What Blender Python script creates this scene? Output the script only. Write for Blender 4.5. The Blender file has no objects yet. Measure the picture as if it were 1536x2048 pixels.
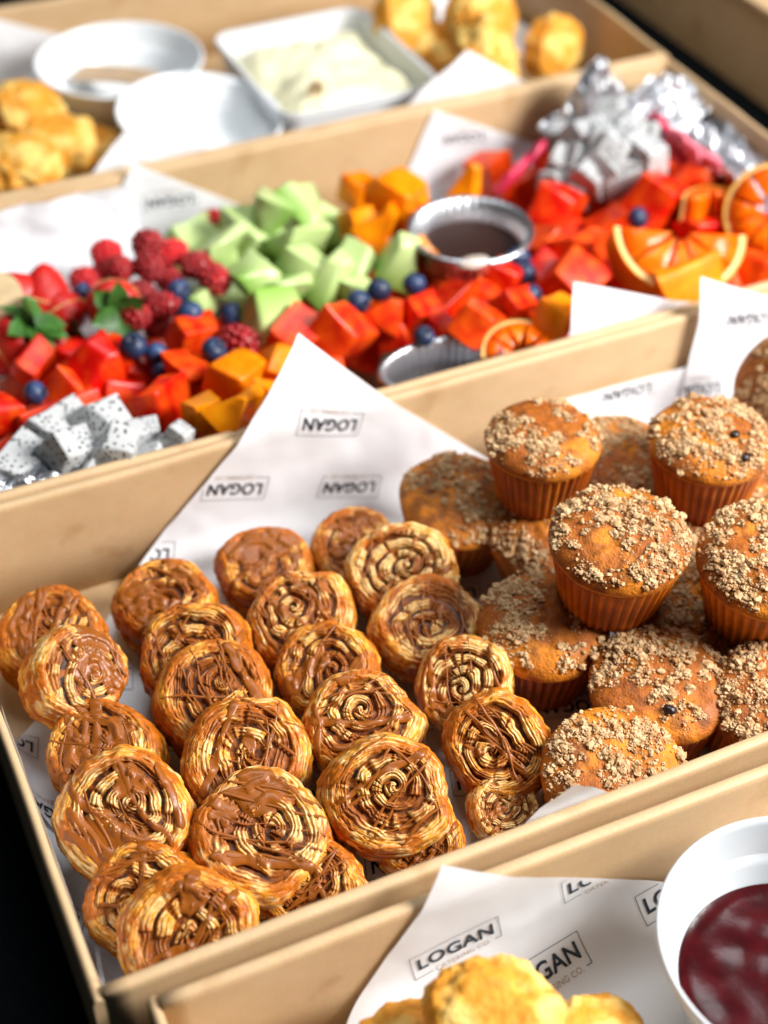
import bpy, bmesh, math, random
import numpy as np
from mathutils import Vector, Matrix

# ------------------------------------------------------------------ camera, world, lights, exposure
scene = bpy.context.scene
H = 0.068                      # height of the box rims above the table
CAM = np.array([-0.02690122, -0.31382421, 0.49853692 + H])
CR = np.array([0.91109456, -0.41219579, -0.00115177])
CU = np.array([0.27521934, 0.60624458, 0.74613794])
CF = np.array([0.30685666, 0.68011921, -0.66579039])
FPX = 3106.7                   # focal length in photograph pixels (1536 x 2048)

cam_d = bpy.data.cameras.new('camera')
cam = bpy.data.objects.new('camera', cam_d)
scene.collection.objects.link(cam)
cam.matrix_world = Matrix(((CR[0], CU[0], -CF[0], CAM[0]), (CR[1], CU[1], -CF[1], CAM[1]),
                           (CR[2], CU[2], -CF[2], CAM[2]), (0, 0, 0, 1)))
cam_d.sensor_fit = 'VERTICAL'
cam_d.sensor_height = 36.0
cam_d.lens = FPX / 2048 * 36.0
cam_d.clip_start = 0.01
cam_d.clip_end = 100
cam_d.dof.use_dof = True
cam_d.dof.focus_distance = 0.665
cam_d.dof.aperture_fstop = 4.7
scene.camera = cam

world = bpy.data.worlds.new('World')
scene.world = world
world.use_nodes = True
world.node_tree.nodes['Background'].inputs[0].default_value = (0.72, 0.86, 1.0, 1)
world.node_tree.nodes['Background'].inputs[1].default_value = 0.035


def area(name, loc, target, size, power, col):
    l = bpy.data.lights.new(name, 'AREA')
    l.shape = 'RECTANGLE'
    l.size, l.size_y = size
    l.energy = power
    l.color = col
    o = bpy.data.objects.new(name, l)
    scene.collection.objects.link(o)
    o.location = loc
    o.rotation_euler = (Vector(target) - Vector(loc)).to_track_quat('-Z', 'Y').to_euler()
    return o


area('window_light', (1.02, -0.36, 0.84), (0.33, 0.22, 0.0), (0.5, 0.5), 41, (1.0, 0.975, 0.95))
area('overhead_fill', (0.45, 0.55, 1.5), (0.35, 0.42, 0.0), (0.8, 0.6), 13, (0.95, 0.98, 1.0))  # soft fill added overhead to brighten the boxes, no actual fitting
scene.view_settings.view_transform = 'Standard'
scene.view_settings.look = 'None'
scene.view_settings.gamma = 1.0
scene.view_settings.exposure = 0.0
scene.render.engine = 'CYCLES'
scene.cycles.use_denoising = True
scene.cycles.max_bounces = 8

# ------------------------------------------------------------------ helpers
PI = math.pi
FACE = Matrix(((CR[0], CU[0], -CF[0], 0), (CR[1], CU[1], -CF[1], 0), (CR[2], CU[2], -CF[2], 0), (0, 0, 0, 1)))
COL = scene.collection


def at(px, py, z):
    """the point of the place at height z that the photograph shows at pixel px, py"""
    d = CF + CR * (px - 768) / FPX - CU * (py - 1024) / FPX
    t = (z - CAM[2]) / d[2]
    return CAM + t * d


def pxmm(p):
    return FPX / float((np.asarray(p) - CAM) @ CF)      # pixels per metre


def hash3(ix, iy, iz, seed):
    h = (ix.astype(np.int64) * 374761393 + iy.astype(np.int64) * 668265263 + iz.astype(np.int64) * 2147483647 + seed * 974634637) & 0xFFFFFFFF
    h = ((h ^ (h >> 13)) * 1274126177) & 0xFFFFFFFF
    h = ((h ^ (h >> 16)) * 2246822519) & 0xFFFFFFFF
    return ((h ^ (h >> 15)) & 0xFFFFFF) / float(0xFFFFFF)


def vn(x, y, z, seed=0):
    """value noise 0..1"""
    x, y, z = np.broadcast_arrays(np.asarray(x, float), np.asarray(y, float), np.asarray(z, float))
    ix, iy, iz = np.floor(x), np.floor(y), np.floor(z)
    fx, fy, fz = x - ix, y - iy, z - iz
    fx, fy, fz = (f * f * (3 - 2 * f) for f in (fx, fy, fz))
    r = 0
    for a in (0, 1):
        wa = fx if a else 1 - fx
        for b in (0, 1):
            wb = fy if b else 1 - fy
            for c in (0, 1):
                wc = fz if c else 1 - fz
                r = r + wa * wb * wc * hash3(ix + a, iy + b, iz + c, seed)
    return r


def fbm(x, y, z, seed=0, oct=3):
    r, a, s = 0, 0.5, 0
    for o in range(oct):
        k = 2.03 ** o
        r = r + a * vn(np.asarray(x) * k, np.asarray(y) * k, np.asarray(z) * k, seed + o * 17)
        s += a
        a *= 0.5
    return r / s


def sstep(a, b, x):
    t = np.clip((x - a) / (b - a), 0, 1)
    return t * t * (3 - 2 * t)


def lerp(a, b, t):
    return a + (b - a) * np.asarray(t)[..., None]


def mesh_data(name, V, F, smooth=True, col=None, mats=(), midx=None):
    me = bpy.data.meshes.new(name)
    me.from_pydata([tuple(map(float, v)) for v in V], [], [tuple(map(int, f)) for f in F])
    if smooth:
        me.polygons.foreach_set('use_smooth', [True] * len(me.polygons))
    if col is not None:
        a = me.color_attributes.new('Col', 'FLOAT_COLOR', 'POINT')
        c = np.ones((len(V), 4), np.float32)
        c[:, :3] = col
        a.data.foreach_set('color', c.ravel())
    for m in mats:
        me.materials.append(m)
    if midx is not None:
        me.polygons.foreach_set('material_index', list(midx))
    me.update()
    return me


def link(name, me, parent=None, M=None):
    o = bpy.data.objects.new(name, me)
    COL.objects.link(o)
    if parent is not None:
        o.parent = parent
    if M is not None:
        o.matrix_local = M
    return o


def tag(o, label, cat, group=None):
    o['label'] = label
    o['category'] = cat
    if group:
        o['group'] = group
    return o


def thing(name, label, cat, M, group=None):
    o = bpy.data.objects.new(name, None)
    o.empty_display_size = 0.01
    COL.objects.link(o)
    o.matrix_world = M
    return tag(o, label, cat, group)


def T(p):
    return Matrix.Translation(Vector([float(c) for c in p]))


def frame_from_normal(p, n, spin=0.0, s=1.0):
    n = Vector(n).normalized()
    q = Vector((0, 0, 1)).rotation_difference(n)
    return T(p) @ q.to_matrix().to_4x4() @ Matrix.Rotation(spin, 4, 'Z') @ Matrix.Scale(s, 4)


def grid_faces(nu, nv, closed_v=False):
    """nu rows of nv points"""
    F = []
    for i in range(nu - 1):
        for j in range(nv if closed_v else nv - 1):
            k = (j + 1) % nv
            F.append((i * nv + j, i * nv + k, (i + 1) * nv + k, (i + 1) * nv + j))
    return F


def lathe(prof, n=64, wob=None):
    V = []
    for (r, z) in prof:
        for j in range(n):
            a = 2 * PI * j / n
            V.append((r * math.cos(a), r * math.sin(a), z))
    F = [(f[0], f[1], f[2], f[3]) for f in grid_faces(len(prof), n, True)]
    return np.array(V), F


# ------------------------------------------------------------------ materials
def mat(name):
    m = bpy.data.materials.new(name)
    m.use_nodes = True
    return m, m.node_tree.nodes, m.node_tree.links, m.node_tree.nodes['Principled BSDF']


def setp(b, **k):
    for kk, v in k.items():
        b.inputs[kk.replace('_', ' ')].default_value = v


def simple(name, col, rough=0.5, noise=0.0, scale=60, bump=0.0, bscale=200, sss=0.0, sssr=(1, .4, .2), coat=0.0, metal=0.0, spec=0.5, detail=4, col2=None, bdist=0.001, tint_obj=0.0):
    m, N, L, b = mat(name)
    setp(b, Base_Color=(*col, 1), Roughness=rough, Metallic=metal)
    b.inputs['Specular IOR Level'].default_value = spec
    if coat:
        setp(b, Coat_Weight=coat, Coat_Roughness=0.12)
    if sss:
        setp(b, Subsurface_Weight=sss, Subsurface_Radius=sssr, Subsurface_Scale=0.004)
    tc = N.new('ShaderNodeTexCoord')
    src = None
    if noise or col2:
        n = N.new('ShaderNodeTexNoise')
        n.inputs['Scale'].default_value = scale
        n.inputs['Detail'].default_value = detail
        L.new(tc.outputs['Object'], n.inputs['Vector'])
        r = N.new('ShaderNodeValToRGB')
        c2 = col2 or tuple(c * (1 - noise) for c in col)
        r.color_ramp.elements[0].color = (*c2, 1)
        r.color_ramp.elements[1].color = (*col, 1)
        r.color_ramp.elements[0].position = .35
        r.color_ramp.elements[1].position = .65
        L.new(n.outputs['Fac'], r.inputs['Fac'])
        src = r.outputs['Color']
    if tint_obj:
        oi = N.new('ShaderNodeObjectInfo')
        hs = N.new('ShaderNodeHueSaturation')
        mr = N.new('ShaderNodeMapRange')
        mr.inputs['To Min'].default_value = 1 - tint_obj
        mr.inputs['To Max'].default_value = 1 + tint_obj
        L.new(oi.outputs['Random'], mr.inputs['Value'])
        L.new(mr.outputs['Result'], hs.inputs['Value'])
        if src:
            L.new(src, hs.inputs['Color'])
        else:
            hs.inputs['Color'].default_value = (*col, 1)
        src = hs.outputs['Color']
    if src:
        L.new(src, b.inputs['Base Color'])
    if bump:
        n2 = N.new('ShaderNodeTexNoise')
        n2.inputs['Scale'].default_value = bscale
        n2.inputs['Detail'].default_value = 5
        L.new(tc.outputs['Object'], n2.inputs['Vector'])
        bp = N.new('ShaderNodeBump')
        bp.inputs['Strength'].default_value = bump
        bp.inputs['Distance'].default_value = bdist
        L.new(n2.outputs['Fac'], bp.inputs['Height'])
        L.new(bp.outputs['Normal'], b.inputs['Normal'])
    return m


def vcol_mat(name, rough=0.5, bump=0.4, bscale=900, sss=0.0, coat=0.0, nscale=350, namt=0.25, bdist=0.0006, sssr=(1, .45, .2)):
    """base colour from the modelled layer colours plus fine procedural grain"""
    m, N, L, b = mat(name)
    a = N.new('ShaderNodeAttribute')
    a.attribute_name = 'Col'
    tc = N.new('ShaderNodeTexCoord')
    n = N.new('ShaderNodeTexNoise')
    n.inputs['Scale'].default_value = nscale
    n.inputs['Detail'].default_value = 5
    L.new(tc.outputs['Object'], n.inputs['Vector'])
    mr = N.new('ShaderNodeMapRange')
    mr.inputs['From Min'].default_value = .3
    mr.inputs['From Max'].default_value = .7
    mr.inputs['To Min'].default_value = 1 - namt
    mr.inputs['To Max'].default_value = 1 + namt
    L.new(n.outputs['Fac'], mr.inputs['Value'])
    mx = N.new('ShaderNodeVectorMath')
    mx.operation = 'SCALE'
    L.new(a.outputs['Color'], mx.inputs[0])
    L.new(mr.outputs['Result'], mx.inputs['Scale'])
    L.new(mx.outputs['Vector'], b.inputs['Base Color'])
    setp(b, Roughness=rough)
    b.inputs['Specular IOR Level'].default_value = .25
    if coat:
        setp(b, Coat_Weight=coat, Coat_Roughness=0.25)
    if sss:
        setp(b, Subsurface_Weight=sss, Subsurface_Radius=sssr, Subsurface_Scale=0.003)
    n2 = N.new('ShaderNodeTexNoise')
    n2.inputs['Scale'].default_value = bscale
    n2.inputs['Detail'].default_value = 4
    L.new(tc.outputs['Object'], n2.inputs['Vector'])
    bp = N.new('ShaderNodeBump')
    bp.inputs['Strength'].default_value = bump
    bp.inputs['Distance'].default_value = bdist
    L.new(n2.outputs['Fac'], bp.inputs['Height'])
    L.new(bp.outputs['Normal'], b.inputs['Normal'])
    return m


def kraft_material():
    m, N, L, b = mat('kraft_board')
    tc = N.new('ShaderNodeTexCoord')
    mp = N.new('ShaderNodeMapping')
    mp.inputs['Scale'].default_value = (26, 38, 38)
    L.new(tc.outputs['Object'], mp.inputs['Vector'])
    n = N.new('ShaderNodeTexNoise')
    n.inputs['Scale'].default_value = 1.0
    n.inputs['Detail'].default_value = 6
    n.inputs['Roughness'].default_value = .65
    L.new(mp.outputs['Vector'], n.inputs['Vector'])
    r = N.new('ShaderNodeValToRGB')
    r.color_ramp.elements[0].position = .3
    r.color_ramp.elements[1].position = .72
    r.color_ramp.elements[0].color = (.52, .35, .19, 1)
    r.color_ramp.elements[1].color = (.60, .425, .245, 1)
    L.new(n.outputs['Fac'], r.inputs['Fac'])
    n2 = N.new('ShaderNodeTexNoise')
    n2.inputs['Scale'].default_value = 900
    n2.inputs['Detail'].default_value = 3
    L.new(tc.outputs['Object'], n2.inputs['Vector'])
    mx = N.new('ShaderNodeMix')
    mx.data_type = 'RGBA'
    mx.blend_type = 'MULTIPLY'
    mx.inputs['Factor'].default_value = .35
    L.new(r.outputs['Color'], mx.inputs['A'])
    L.new(n2.outputs['Color'], mx.inputs['B'])
    gam = N.new('ShaderNodeHueSaturation')
    gam.inputs['Saturation'].default_value = 1.03
    gam.inputs['Value'].default_value = 1.18
    L.new(mx.outputs['Result'], gam.inputs['Color'])
    st = N.new('ShaderNodeTexNoise')
    st.inputs['Scale'].default_value = 26
    st.inputs['Detail'].default_value = 3
    L.new(tc.outputs['Object'], st.inputs['Vector'])
    sr = N.new('ShaderNodeValToRGB')
    sr.color_ramp.elements[0].position = .60
    sr.color_ramp.elements[1].position = .74
    sr.color_ramp.elements[0].color = (1, 1, 1, 1)
    sr.color_ramp.elements[1].color = (.72, .60, .46, 1)
    L.new(st.outputs['Fac'], sr.inputs['Fac'])
    m3 = N.new('ShaderNodeMix')
    m3.data_type = 'RGBA'
    m3.blend_type = 'MULTIPLY'
    m3.inputs['Factor'].default_value = .8
    L.new(gam.outputs['Color'], m3.inputs['A'])
    L.new(sr.outputs['Color'], m3.inputs['B'])
    L.new(m3.outputs['Result'], b.inputs['Base Color'])
    setp(b, Roughness=.55)
    b.inputs['Specular IOR Level'].default_value = .4
    bp = N.new('ShaderNodeBump')
    bp.inputs['Strength'].default_value = .25
    bp.inputs['Distance'].default_value = .0004
    L.new(n.outputs['Fac'], bp.inputs['Height'])
    L.new(bp.outputs['Normal'], b.inputs['Normal'])
    return m


def paper_material():
    m, N, L, b = mat('white_paper')
    setp(b, Base_Color=(.85, .875, .91, 1), Roughness=.55)
    b.inputs['Specular IOR Level'].default_value = .3
    tr = N.new('ShaderNodeBsdfTranslucent')
    tr.inputs['Color'].default_value = (.8, .8, .8, 1)
    mx = N.new('ShaderNodeMixShader')
    mx.inputs['Fac'].default_value = .18
    L.new(b.outputs['BSDF'], mx.inputs[1])
    L.new(tr.outputs['BSDF'], mx.inputs[2])
    L.new(mx.outputs['Shader'], N['Material Output'].inputs['Surface'])
    return m


def dragon_material():
    m, N, L, b = mat('dragonfruit_flesh')
    tc = N.new('ShaderNodeTexCoord')
    vo = N.new('ShaderNodeTexVoronoi')
    vo.inputs['Scale'].default_value = 7.5
    L.new(tc.outputs['Object'], vo.inputs['Vector'])
    r = N.new('ShaderNodeValToRGB')
    r.color_ramp.elements[0].position = .25
    r.color_ramp.elements[1].position = .34
    r.color_ramp.elements[0].color = (.03, .03, .035, 1)
    r.color_ramp.elements[1].color = (.45, .46, .46, 1)
    L.new(vo.outputs['Distance'], r.inputs['Fac'])
    L.new(r.outputs['Color'], b.inputs['Base Color'])
    setp(b, Roughness=.55, Specular_IOR_Level=.2, Subsurface_Weight=.3, Subsurface_Radius=(1, 1, 1), Subsurface_Scale=.002)
    return m


def streak_fruit(name, c1, c2, rough=.25, sss=.35, sssr=(1, .25, .1), axis=None, scale=2.2, coat=.12, fine=16):
    m, N, L, b = mat(name)
    tc = N.new('ShaderNodeTexCoord')
    n = N.new('ShaderNodeTexNoise')
    n.inputs['Scale'].default_value = scale
    n.inputs['Detail'].default_value = 5
    L.new(tc.outputs['Object'], n.inputs['Vector'])
    r = N.new('ShaderNodeValToRGB')
    r.color_ramp.elements[0].position = .34
    r.color_ramp.elements[1].position = .68
    r.color_ramp.elements[0].color = (*c1, 1)
    r.color_ramp.elements[1].color = (*c2, 1)
    fac = n.outputs['Fac']
    if axis is not None:
        sx = N.new('ShaderNodeSeparateXYZ')
        L.new(tc.outputs['Generated'], sx.inputs['Vector'])
        ad = N.new('ShaderNodeMath')
        ad.operation = 'MULTIPLY_ADD'
        ad.inputs[1].default_value = .25
        L.new(n.outputs['Fac'], ad.inputs[0])
        L.new(sx.outputs[axis], ad.inputs[2])
        fac = ad.outputs[0]
        r.color_ramp.elements[0].position = .10
        r.color_ramp.elements[1].position = .80
    oi = N.new('ShaderNodeObjectInfo')
    sh = N.new('ShaderNodeMath')
    sh.operation = 'MULTIPLY_ADD'
    sh.inputs[1].default_value = .24 if axis is None else .10
    L.new(oi.outputs['Random'], sh.inputs[0])
    sb = N.new('ShaderNodeMath')
    sb.operation = 'SUBTRACT'
    sb.inputs[1].default_value = .12 if axis is None else .05
    L.new(fac, sb.inputs[0])
    L.new(sb.outputs[0], sh.inputs[2])
    L.new(sh.outputs[0], r.inputs['Fac'])
    L.new(r.outputs['Color'], b.inputs['Base Color'])
    setp(b, Roughness=rough, Subsurface_Weight=sss, Subsurface_Radius=sssr, Subsurface_Scale=.005, Coat_Weight=coat, Coat_Roughness=.15)
    b.inputs['Specular IOR Level'].default_value = .28
    n2 = N.new('ShaderNodeTexNoise')
    n2.inputs['Scale'].default_value = fine
    n2.inputs['Detail'].default_value = 3
    L.new(tc.outputs['Object'], n2.inputs['Vector'])
    bp = N.new('ShaderNodeBump')
    bp.inputs['Strength'].default_value = .3
    bp.inputs['Distance'].default_value = .0006
    L.new(n2.outputs['Fac'], bp.inputs['Height'])
    L.new(bp.outputs['Normal'], b.inputs['Normal'])
    return m


M_KRAFT = kraft_material()
M_PAPER = paper_material()
M_INK = simple('navy_ink', (.012, .022, .04), .6)
M_TAN = simple('tan_ink', (.42, .33, .26), .6)
M_CLOTH = simple('black_cloth', (.0035, .0055, .007), .95, noise=.4, scale=600, bump=.3, bscale=1500, spec=.1)
M_PASTRY = vcol_mat('puff_pastry', rough=.45, bump=.5, bscale=900, sss=.08, coat=.07, nscale=420, namt=.25)
M_CARAMEL = simple('caramel', (.30, .082, .006), .4, noise=.3, scale=120, sss=.08, coat=.12, spec=.3, bump=.1, bscale=300)
M_CUP = vcol_mat('greasy_paper_cup', rough=.4, bump=.2, bscale=500, sss=.15, coat=.1, nscale=120, namt=.25)
M_CAKE = vcol_mat('muffin_cake', rough=.55, bump=.8, bscale=900, sss=.12, coat=.05, nscale=300, namt=.25, bdist=.001)
M_CRUMB = simple('streusel_crumb', (.68, .46, .245), .75, col2=(.37, .19, .066), sss=.1, scale=260, bump=.6, bscale=2200, bdist=.0004)
M_BERRYDARK = simple('baked_berry', (.02, .008, .008), .3, bump=.5, bscale=600)
M_MELON = streak_fruit('watermelon_flesh', (.54, .003, .0005), (.80, .085, .004), sss=.15, rough=.38, coat=.1, scale=2.8)
M_HONEY = streak_fruit('honeydew_flesh', (.17, .36, .035), (.48, .61, .25), sss=.25, sssr=(.6, 1, .4), axis=2)
M_CANTA = streak_fruit('orange_melon_flesh', (.74, .17, .001), (.84, .30, .004), sss=.3, sssr=(1, .5, .1))
M_DRAGON = dragon_material()
M_PINK = simple('dragonfruit_skin', (.72, .03, .10), .4, noise=.5, scale=60, sss=.2)
M_PINKIN = simple('dragonfruit_pith', (.70, .16, .22), .4, sss=.2)
M_RASP = simple('raspberry', (.56, .008, .012), .42, noise=.4, scale=200, sss=.2, coat=.2, tint_obj=.45)
M_BLUE = simple('blueberry', (.018, .045, .13), .5, noise=.6, scale=120, coat=.12, tint_obj=.4)
M_BLUECROWN = simple('blueberry_crown', (.01, .012, .03), .7)
M_STRAW = simple('strawberry', (.62, .010, .005), .45, noise=.3, scale=90, sss=.2, coat=.05, bump=.6, bscale=380)
M_STRAWIN = simple('strawberry_core', (.80, .62, .36), .4, noise=.2, scale=150, sss=.2)
M_LEAF = simple('strawberry_leaf', (.045, .15, .02), .45, noise=.5, scale=120)
M_ORANGE = streak_fruit('orange_pulp', (.78, .105, .001), (.86, .18, .003), sss=.3, scale=120, fine=420)
M_RIND = simple('orange_rind', (.82, .36, .008), .4, noise=.15, scale=300, bump=.4, bscale=500)
M_PITH = simple('orange_pith', (.80, .58, .22), .6, noise=.15, scale=200)
M_FOIL = simple('aluminium_foil', (.62, .63, .66), .36, metal=1.0)
M_CHOC = simple('chocolate_sauce', (.026, .008, .005), .55, spec=.2)
M_WHITE = simple('white_plastic', (.58, .615, .64), .28, spec=.5, sss=.05, sssr=(1, 1, 1))  # white toned down to offset the strong light on the jam bowl
M_BACKBOWL = simple('white_plastic_brightened', (.76, .79, .81), .3, sss=.05, sssr=(1, 1, 1))  # same bowl white with extra brightness put into the colour for the far bowls
M_TUB = simple('clear_plastic_tub', (.68, .70, .72), .25, sss=.1, sssr=(1, 1, 1))
M_BUTTER = simple('whipped_butter', (.82, .78, .53), .5, noise=.08, scale=70, bump=.35, bscale=180, sss=.15, sssr=(1, .9, .5), bdist=.002)
M_WOOD = simple('pale_wood', (.55, .38, .23), .6, noise=.2, scale=90)
M_JAM = simple('berry_jam', (.050, .0035, .005), .16, noise=.5, scale=80, sss=.1, spec=.3, bump=.12, bscale=120, bdist=.001)
M_SCONE = vcol_mat('scone_crust', rough=.55, bump=.22, bscale=6, sss=.1, nscale=5, namt=.14, bdist=.02)
M_SEED = simple('jam_seed', (.35, .05, .04), .3)

# ------------------------------------------------------------------ setting: the table
tb = np.array([(-3, -3, -.004), (4, -3, -.004), (4, 4, -.004), (-3, 4, -.004)])
tbl = link('tabletop', mesh_data('tabletop', tb, [(0, 1, 2, 3)], False, mats=(M_CLOTH,)))
tbl['kind'] = 'structure'


# ------------------------------------------------------------------ boxes
def wall_mesh(name, length, thick, height, seed, nx=60, rnd=.0016, bow=.0):
    """a folded board wall along +x, outer face at y=0, inner at y=thick, gently uneven, rounded at the rim"""
    prof = [(0, 0), (0, height * .5), (0, height - rnd * 2.2)]
    for k in range(1, 5):
        a = k / 5 * PI / 2
        prof.append((rnd * (1 - math.cos(a)), height - rnd * 2.2 + rnd * 2.2 * math.sin(a)))
    prof.append((thick * .5, height + .0002))
    for k in range(4, 0, -1):
        a = k / 5 * PI / 2
        prof.append((thick - rnd * (1 - math.cos(a)), height - rnd * 2.2 + rnd * 2.2 * math.sin(a)))
    prof += [(thick, height - rnd * 2.2), (thick, height * .5), (thick, 0)]
    n = len(prof)
    xs = np.linspace(0, length, nx)
    V = []
    for x in xs:
        dz = (fbm(x * 14, seed * 3.1, 0, seed) - .5) * .0022
        dy = (fbm(x * 9, seed * 7.7, 5, seed) - .5) * .003 + bow * math.sin(PI * x / length)
        for (y, z) in prof:
            k = z / height
            V.append((x, y + dy * k * k, z + dz * k))
    F = grid_faces(nx, n, True)
    F.append(tuple(range(n - 1, -1, -1)))
    F.append(tuple((nx - 1) * n + i for i in range(n)))
    return mesh_data(name, V, [f[::-1] for f in F], True, mats=(M_KRAFT,))


def add_sharp(o):
    for p in o.data.polygons:
        if len(p.vertices) > 4:
            p.use_smooth = False


def cardboard_box(label, x0, y0, rz, L, W, seed, tn=.0062, ts=.0045, hh=H):
    b = thing('cardboard_box', label, 'box', T((x0, y0, 0)) @ Matrix.Rotation(rz, 4, 'Z'), 'open kraft catering boxes')
    fl = np.array([(ts, tn, 0), (L - ts, tn, 0), (L - ts, W - tn, 0), (ts, W - tn, 0), (ts, tn, -.003), (L - ts, tn, -.003), (L - ts, W - tn, -.003), (ts, W - tn, -.003)])
    link('floor_panel', mesh_data('floor_panel', fl, [(0, 1, 2, 3), (7, 6, 5, 4), (0, 4, 5, 1), (1, 5, 6, 2), (2, 6, 7, 3), (3, 7, 4, 0)], False, mats=(M_KRAFT,)), b)
    e = .0005
    for (nm, ln, th, M) in (('near', L - 2 * ts - 2 * e, tn, T((ts + e, 0, -.003))),
                            ('far', L - 2 * ts - 2 * e, tn, T((L - ts - e, W, -.003)) @ Matrix.Rotation(PI, 4, 'Z')),
                            ('left', W, ts, T((0, W, -.003)) @ Matrix.Rotation(-PI / 2, 4, 'Z')),
                            ('right', W, ts, T((L, 0, -.003)) @ Matrix.Rotation(PI / 2, 4, 'Z'))):
        seed += 1
        o = link('wall_panel', wall_mesh('wall_panel', ln, th, hh + .003 - (.0015 if nm in ('left', 'right') else 0), seed), b, M)
        add_sharp(o)
    return b


LB, WB = .5934, .28
cardboard_box('open kraft box lined with paper holding the caramel rolls and crumb muffins', 0, 0, 0, LB, WB, 10)
cardboard_box('open kraft box full of cut fruit behind the pastry box', 0, .2812, 0, LB, WB, 20)
cardboard_box('open kraft box with white bowls and butter tub behind the fruit box', -.002, .5625, 0, LB + .004, WB, 30)
cardboard_box('open kraft box with scones and jam bowl, nearest to the viewer', .0145, -.0062 - WB, math.radians(-.6), LB, WB, 40)


# ------------------------------------------------------------------ paper liners with printed logos
def text_tris(body, w, h):
    cu = bpy.data.curves.new('t', 'FONT')
    cu.body = body
    cu.resolution_u = 3
    cu.space_character = 1.05
    if body == 'LOGAN':
        cu.offset = .022
    o = bpy.data.objects.new('t', cu)
    COL.objects.link(o)
    dg = bpy.context.evaluated_depsgraph_get()
    me = bpy.data.meshes.new_from_object(o.evaluated_get(dg))
    bm = bmesh.new()
    bm.from_mesh(me)
    bpy.data.objects.remove(o)
    bpy.data.curves.remove(cu)
    bpy.data.meshes.remove(me)
    xs = [v.co.x for v in bm.verts]
    ys = [v.co.y for v in bm.verts]
    for v in bm.verts:
        v.co.x = ((v.co.x - min(xs)) / (max(xs) - min(xs)) - .5) * w
        v.co.y = ((v.co.y - min(ys)) / (max(ys) - min(ys)) - .5) * h
    bmesh.ops.triangulate(bm, faces=bm.faces[:])
    for it in range(4):
        ed = [e for e in bm.edges if e.calc_length() > .0028]
        if not ed:
            break
        bmesh.ops.subdivide_edges(bm, edges=ed, cuts=1)
        bmesh.ops.triangulate(bm, faces=[f for f in bm.faces if len(f.verts) > 3])
    bm.verts.index_update()
    V = np.array([(v.co.x, v.co.y) for v in bm.verts])
    F = [tuple(v.index for v in f.verts) for f in bm.faces]
    bm.free()
    return V, F


def seg_tris(p, q, w):
    p, q = np.array(p), np.array(q)
    n = max(1, int(np.linalg.norm(q - p) / .002))
    d = (q - p) / np.linalg.norm(q - p)
    m = np.array([-d[1], d[0]]) * w / 2
    V, F = [], []
    for i in range(n + 1):
        c = p + (q - p) * i / n
        V += [c - m, c + m]
    for i in range(n):
        F += [(2 * i, 2 * i + 2, 2 * i + 3), (2 * i, 2 * i + 3, 2 * i + 1)]
    return np.array(V), F


def logo_mesh():
    parts = []
    v, f = text_tris('LOGAN', .0305, .0074)
    parts.append((v + (0, .0012), f, 0))
    v, f = text_tris('CATERING CO.', .0225, .0025)
    parts.append((v + (.0022, -.0062), f, 1))
    x, y0, y1, w = .0178, -.0062, .0078, .00028
    for (p, q) in (((-x, y1), (x, y1)), ((-x, y1), (-x, y0)), ((x, y1), (x, y0)), ((-x, y0), (-.0104, y0)), ((x, y0), (.0150, y0))):
        v, f = seg_tris(p, q, w)
        parts.append((v, f, 0))
    V, F, mi, off = [], [], [], 0
    for v, f, k in parts:
        V.append(v)
        F += [tuple(i + off for i in t) for t in f]
        mi += [k] * len(f)
        off += len(v)
    return np.concatenate(V), np.array(F), np.array(mi)


LOGO = logo_mesh()


class Fold:
    """a sheet lying on a box floor whose margins turn up the walls"""
    def __init__(s, x0, x1, y0, y1, rf=.02, z0=.0012, seed=1, wr=.0016, back=.0, rim=H, sag=0.0, cornerlift=0.0):
        s.__dict__.update(locals())

    def turn(s, d):
        a = np.clip(d / s.rf, 0, PI / 2)
        return s.rf * np.sin(a), s.rf * (1 - np.cos(a)) + np.clip(d - s.rf * PI / 2, 0, None)

    def __call__(s, P):
        x, y = P[:, 0].copy(), P[:, 1].copy()
        z = np.full(len(x), s.z0)
        for (arr, lo, hi) in ((0, s.x0, s.x1), (1, s.y0, s.y1)):
            c = x if arr == 0 else y
            d = c - (hi - s.rf)
            k = d > 0
            hx, hz = s.turn(np.clip(d, 0, None))
            d2 = (lo + s.rf) - c
            k2 = d2 > 0
            hx2, hz2 = s.turn(np.clip(d2, 0, None))
            n = np.where(k, hi - s.rf + hx, np.where(k2, lo + s.rf - hx2, c))
            z = z + hz + hz2
            if arr == 0:
                x = n
            else:
                y = n
        over = np.clip(z - s.rim, 0, None)
        yc = np.where(P[:, 1] > (s.y0 + s.y1) / 2, 1, -1)
        y = y + s.back * over * yc + 14 * s.cornerlift * over ** 2 * yc
        w1 = (fbm(P[:, 0] * 22, P[:, 1] * 22, 3.3, s.seed, 2) - .5)
        w2 = (fbm(P[:, 0] * 60, P[:, 1] * 60, 7.3, s.seed + 5, 2) - .5)
        inw = s.wr * (np.abs(w1) * 2.2 + np.abs(w2) * .7)
        onwall = np.clip((z - s.z0) / s.rf, 0, 1)
        cy = np.where(P[:, 1] > (s.y1 - s.rf), -1, np.where(P[:, 1] < s.y0 + s.rf, 1, 0)) * onwall
        cx = np.where(P[:, 0] > (s.x1 - s.rf), -1, np.where(P[:, 0] < s.x0 + s.rf, 1, 0)) * onwall
        return np.stack([x + cx * inw, y + cy * inw, z + inw * (1 - onwall)], 1)


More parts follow.
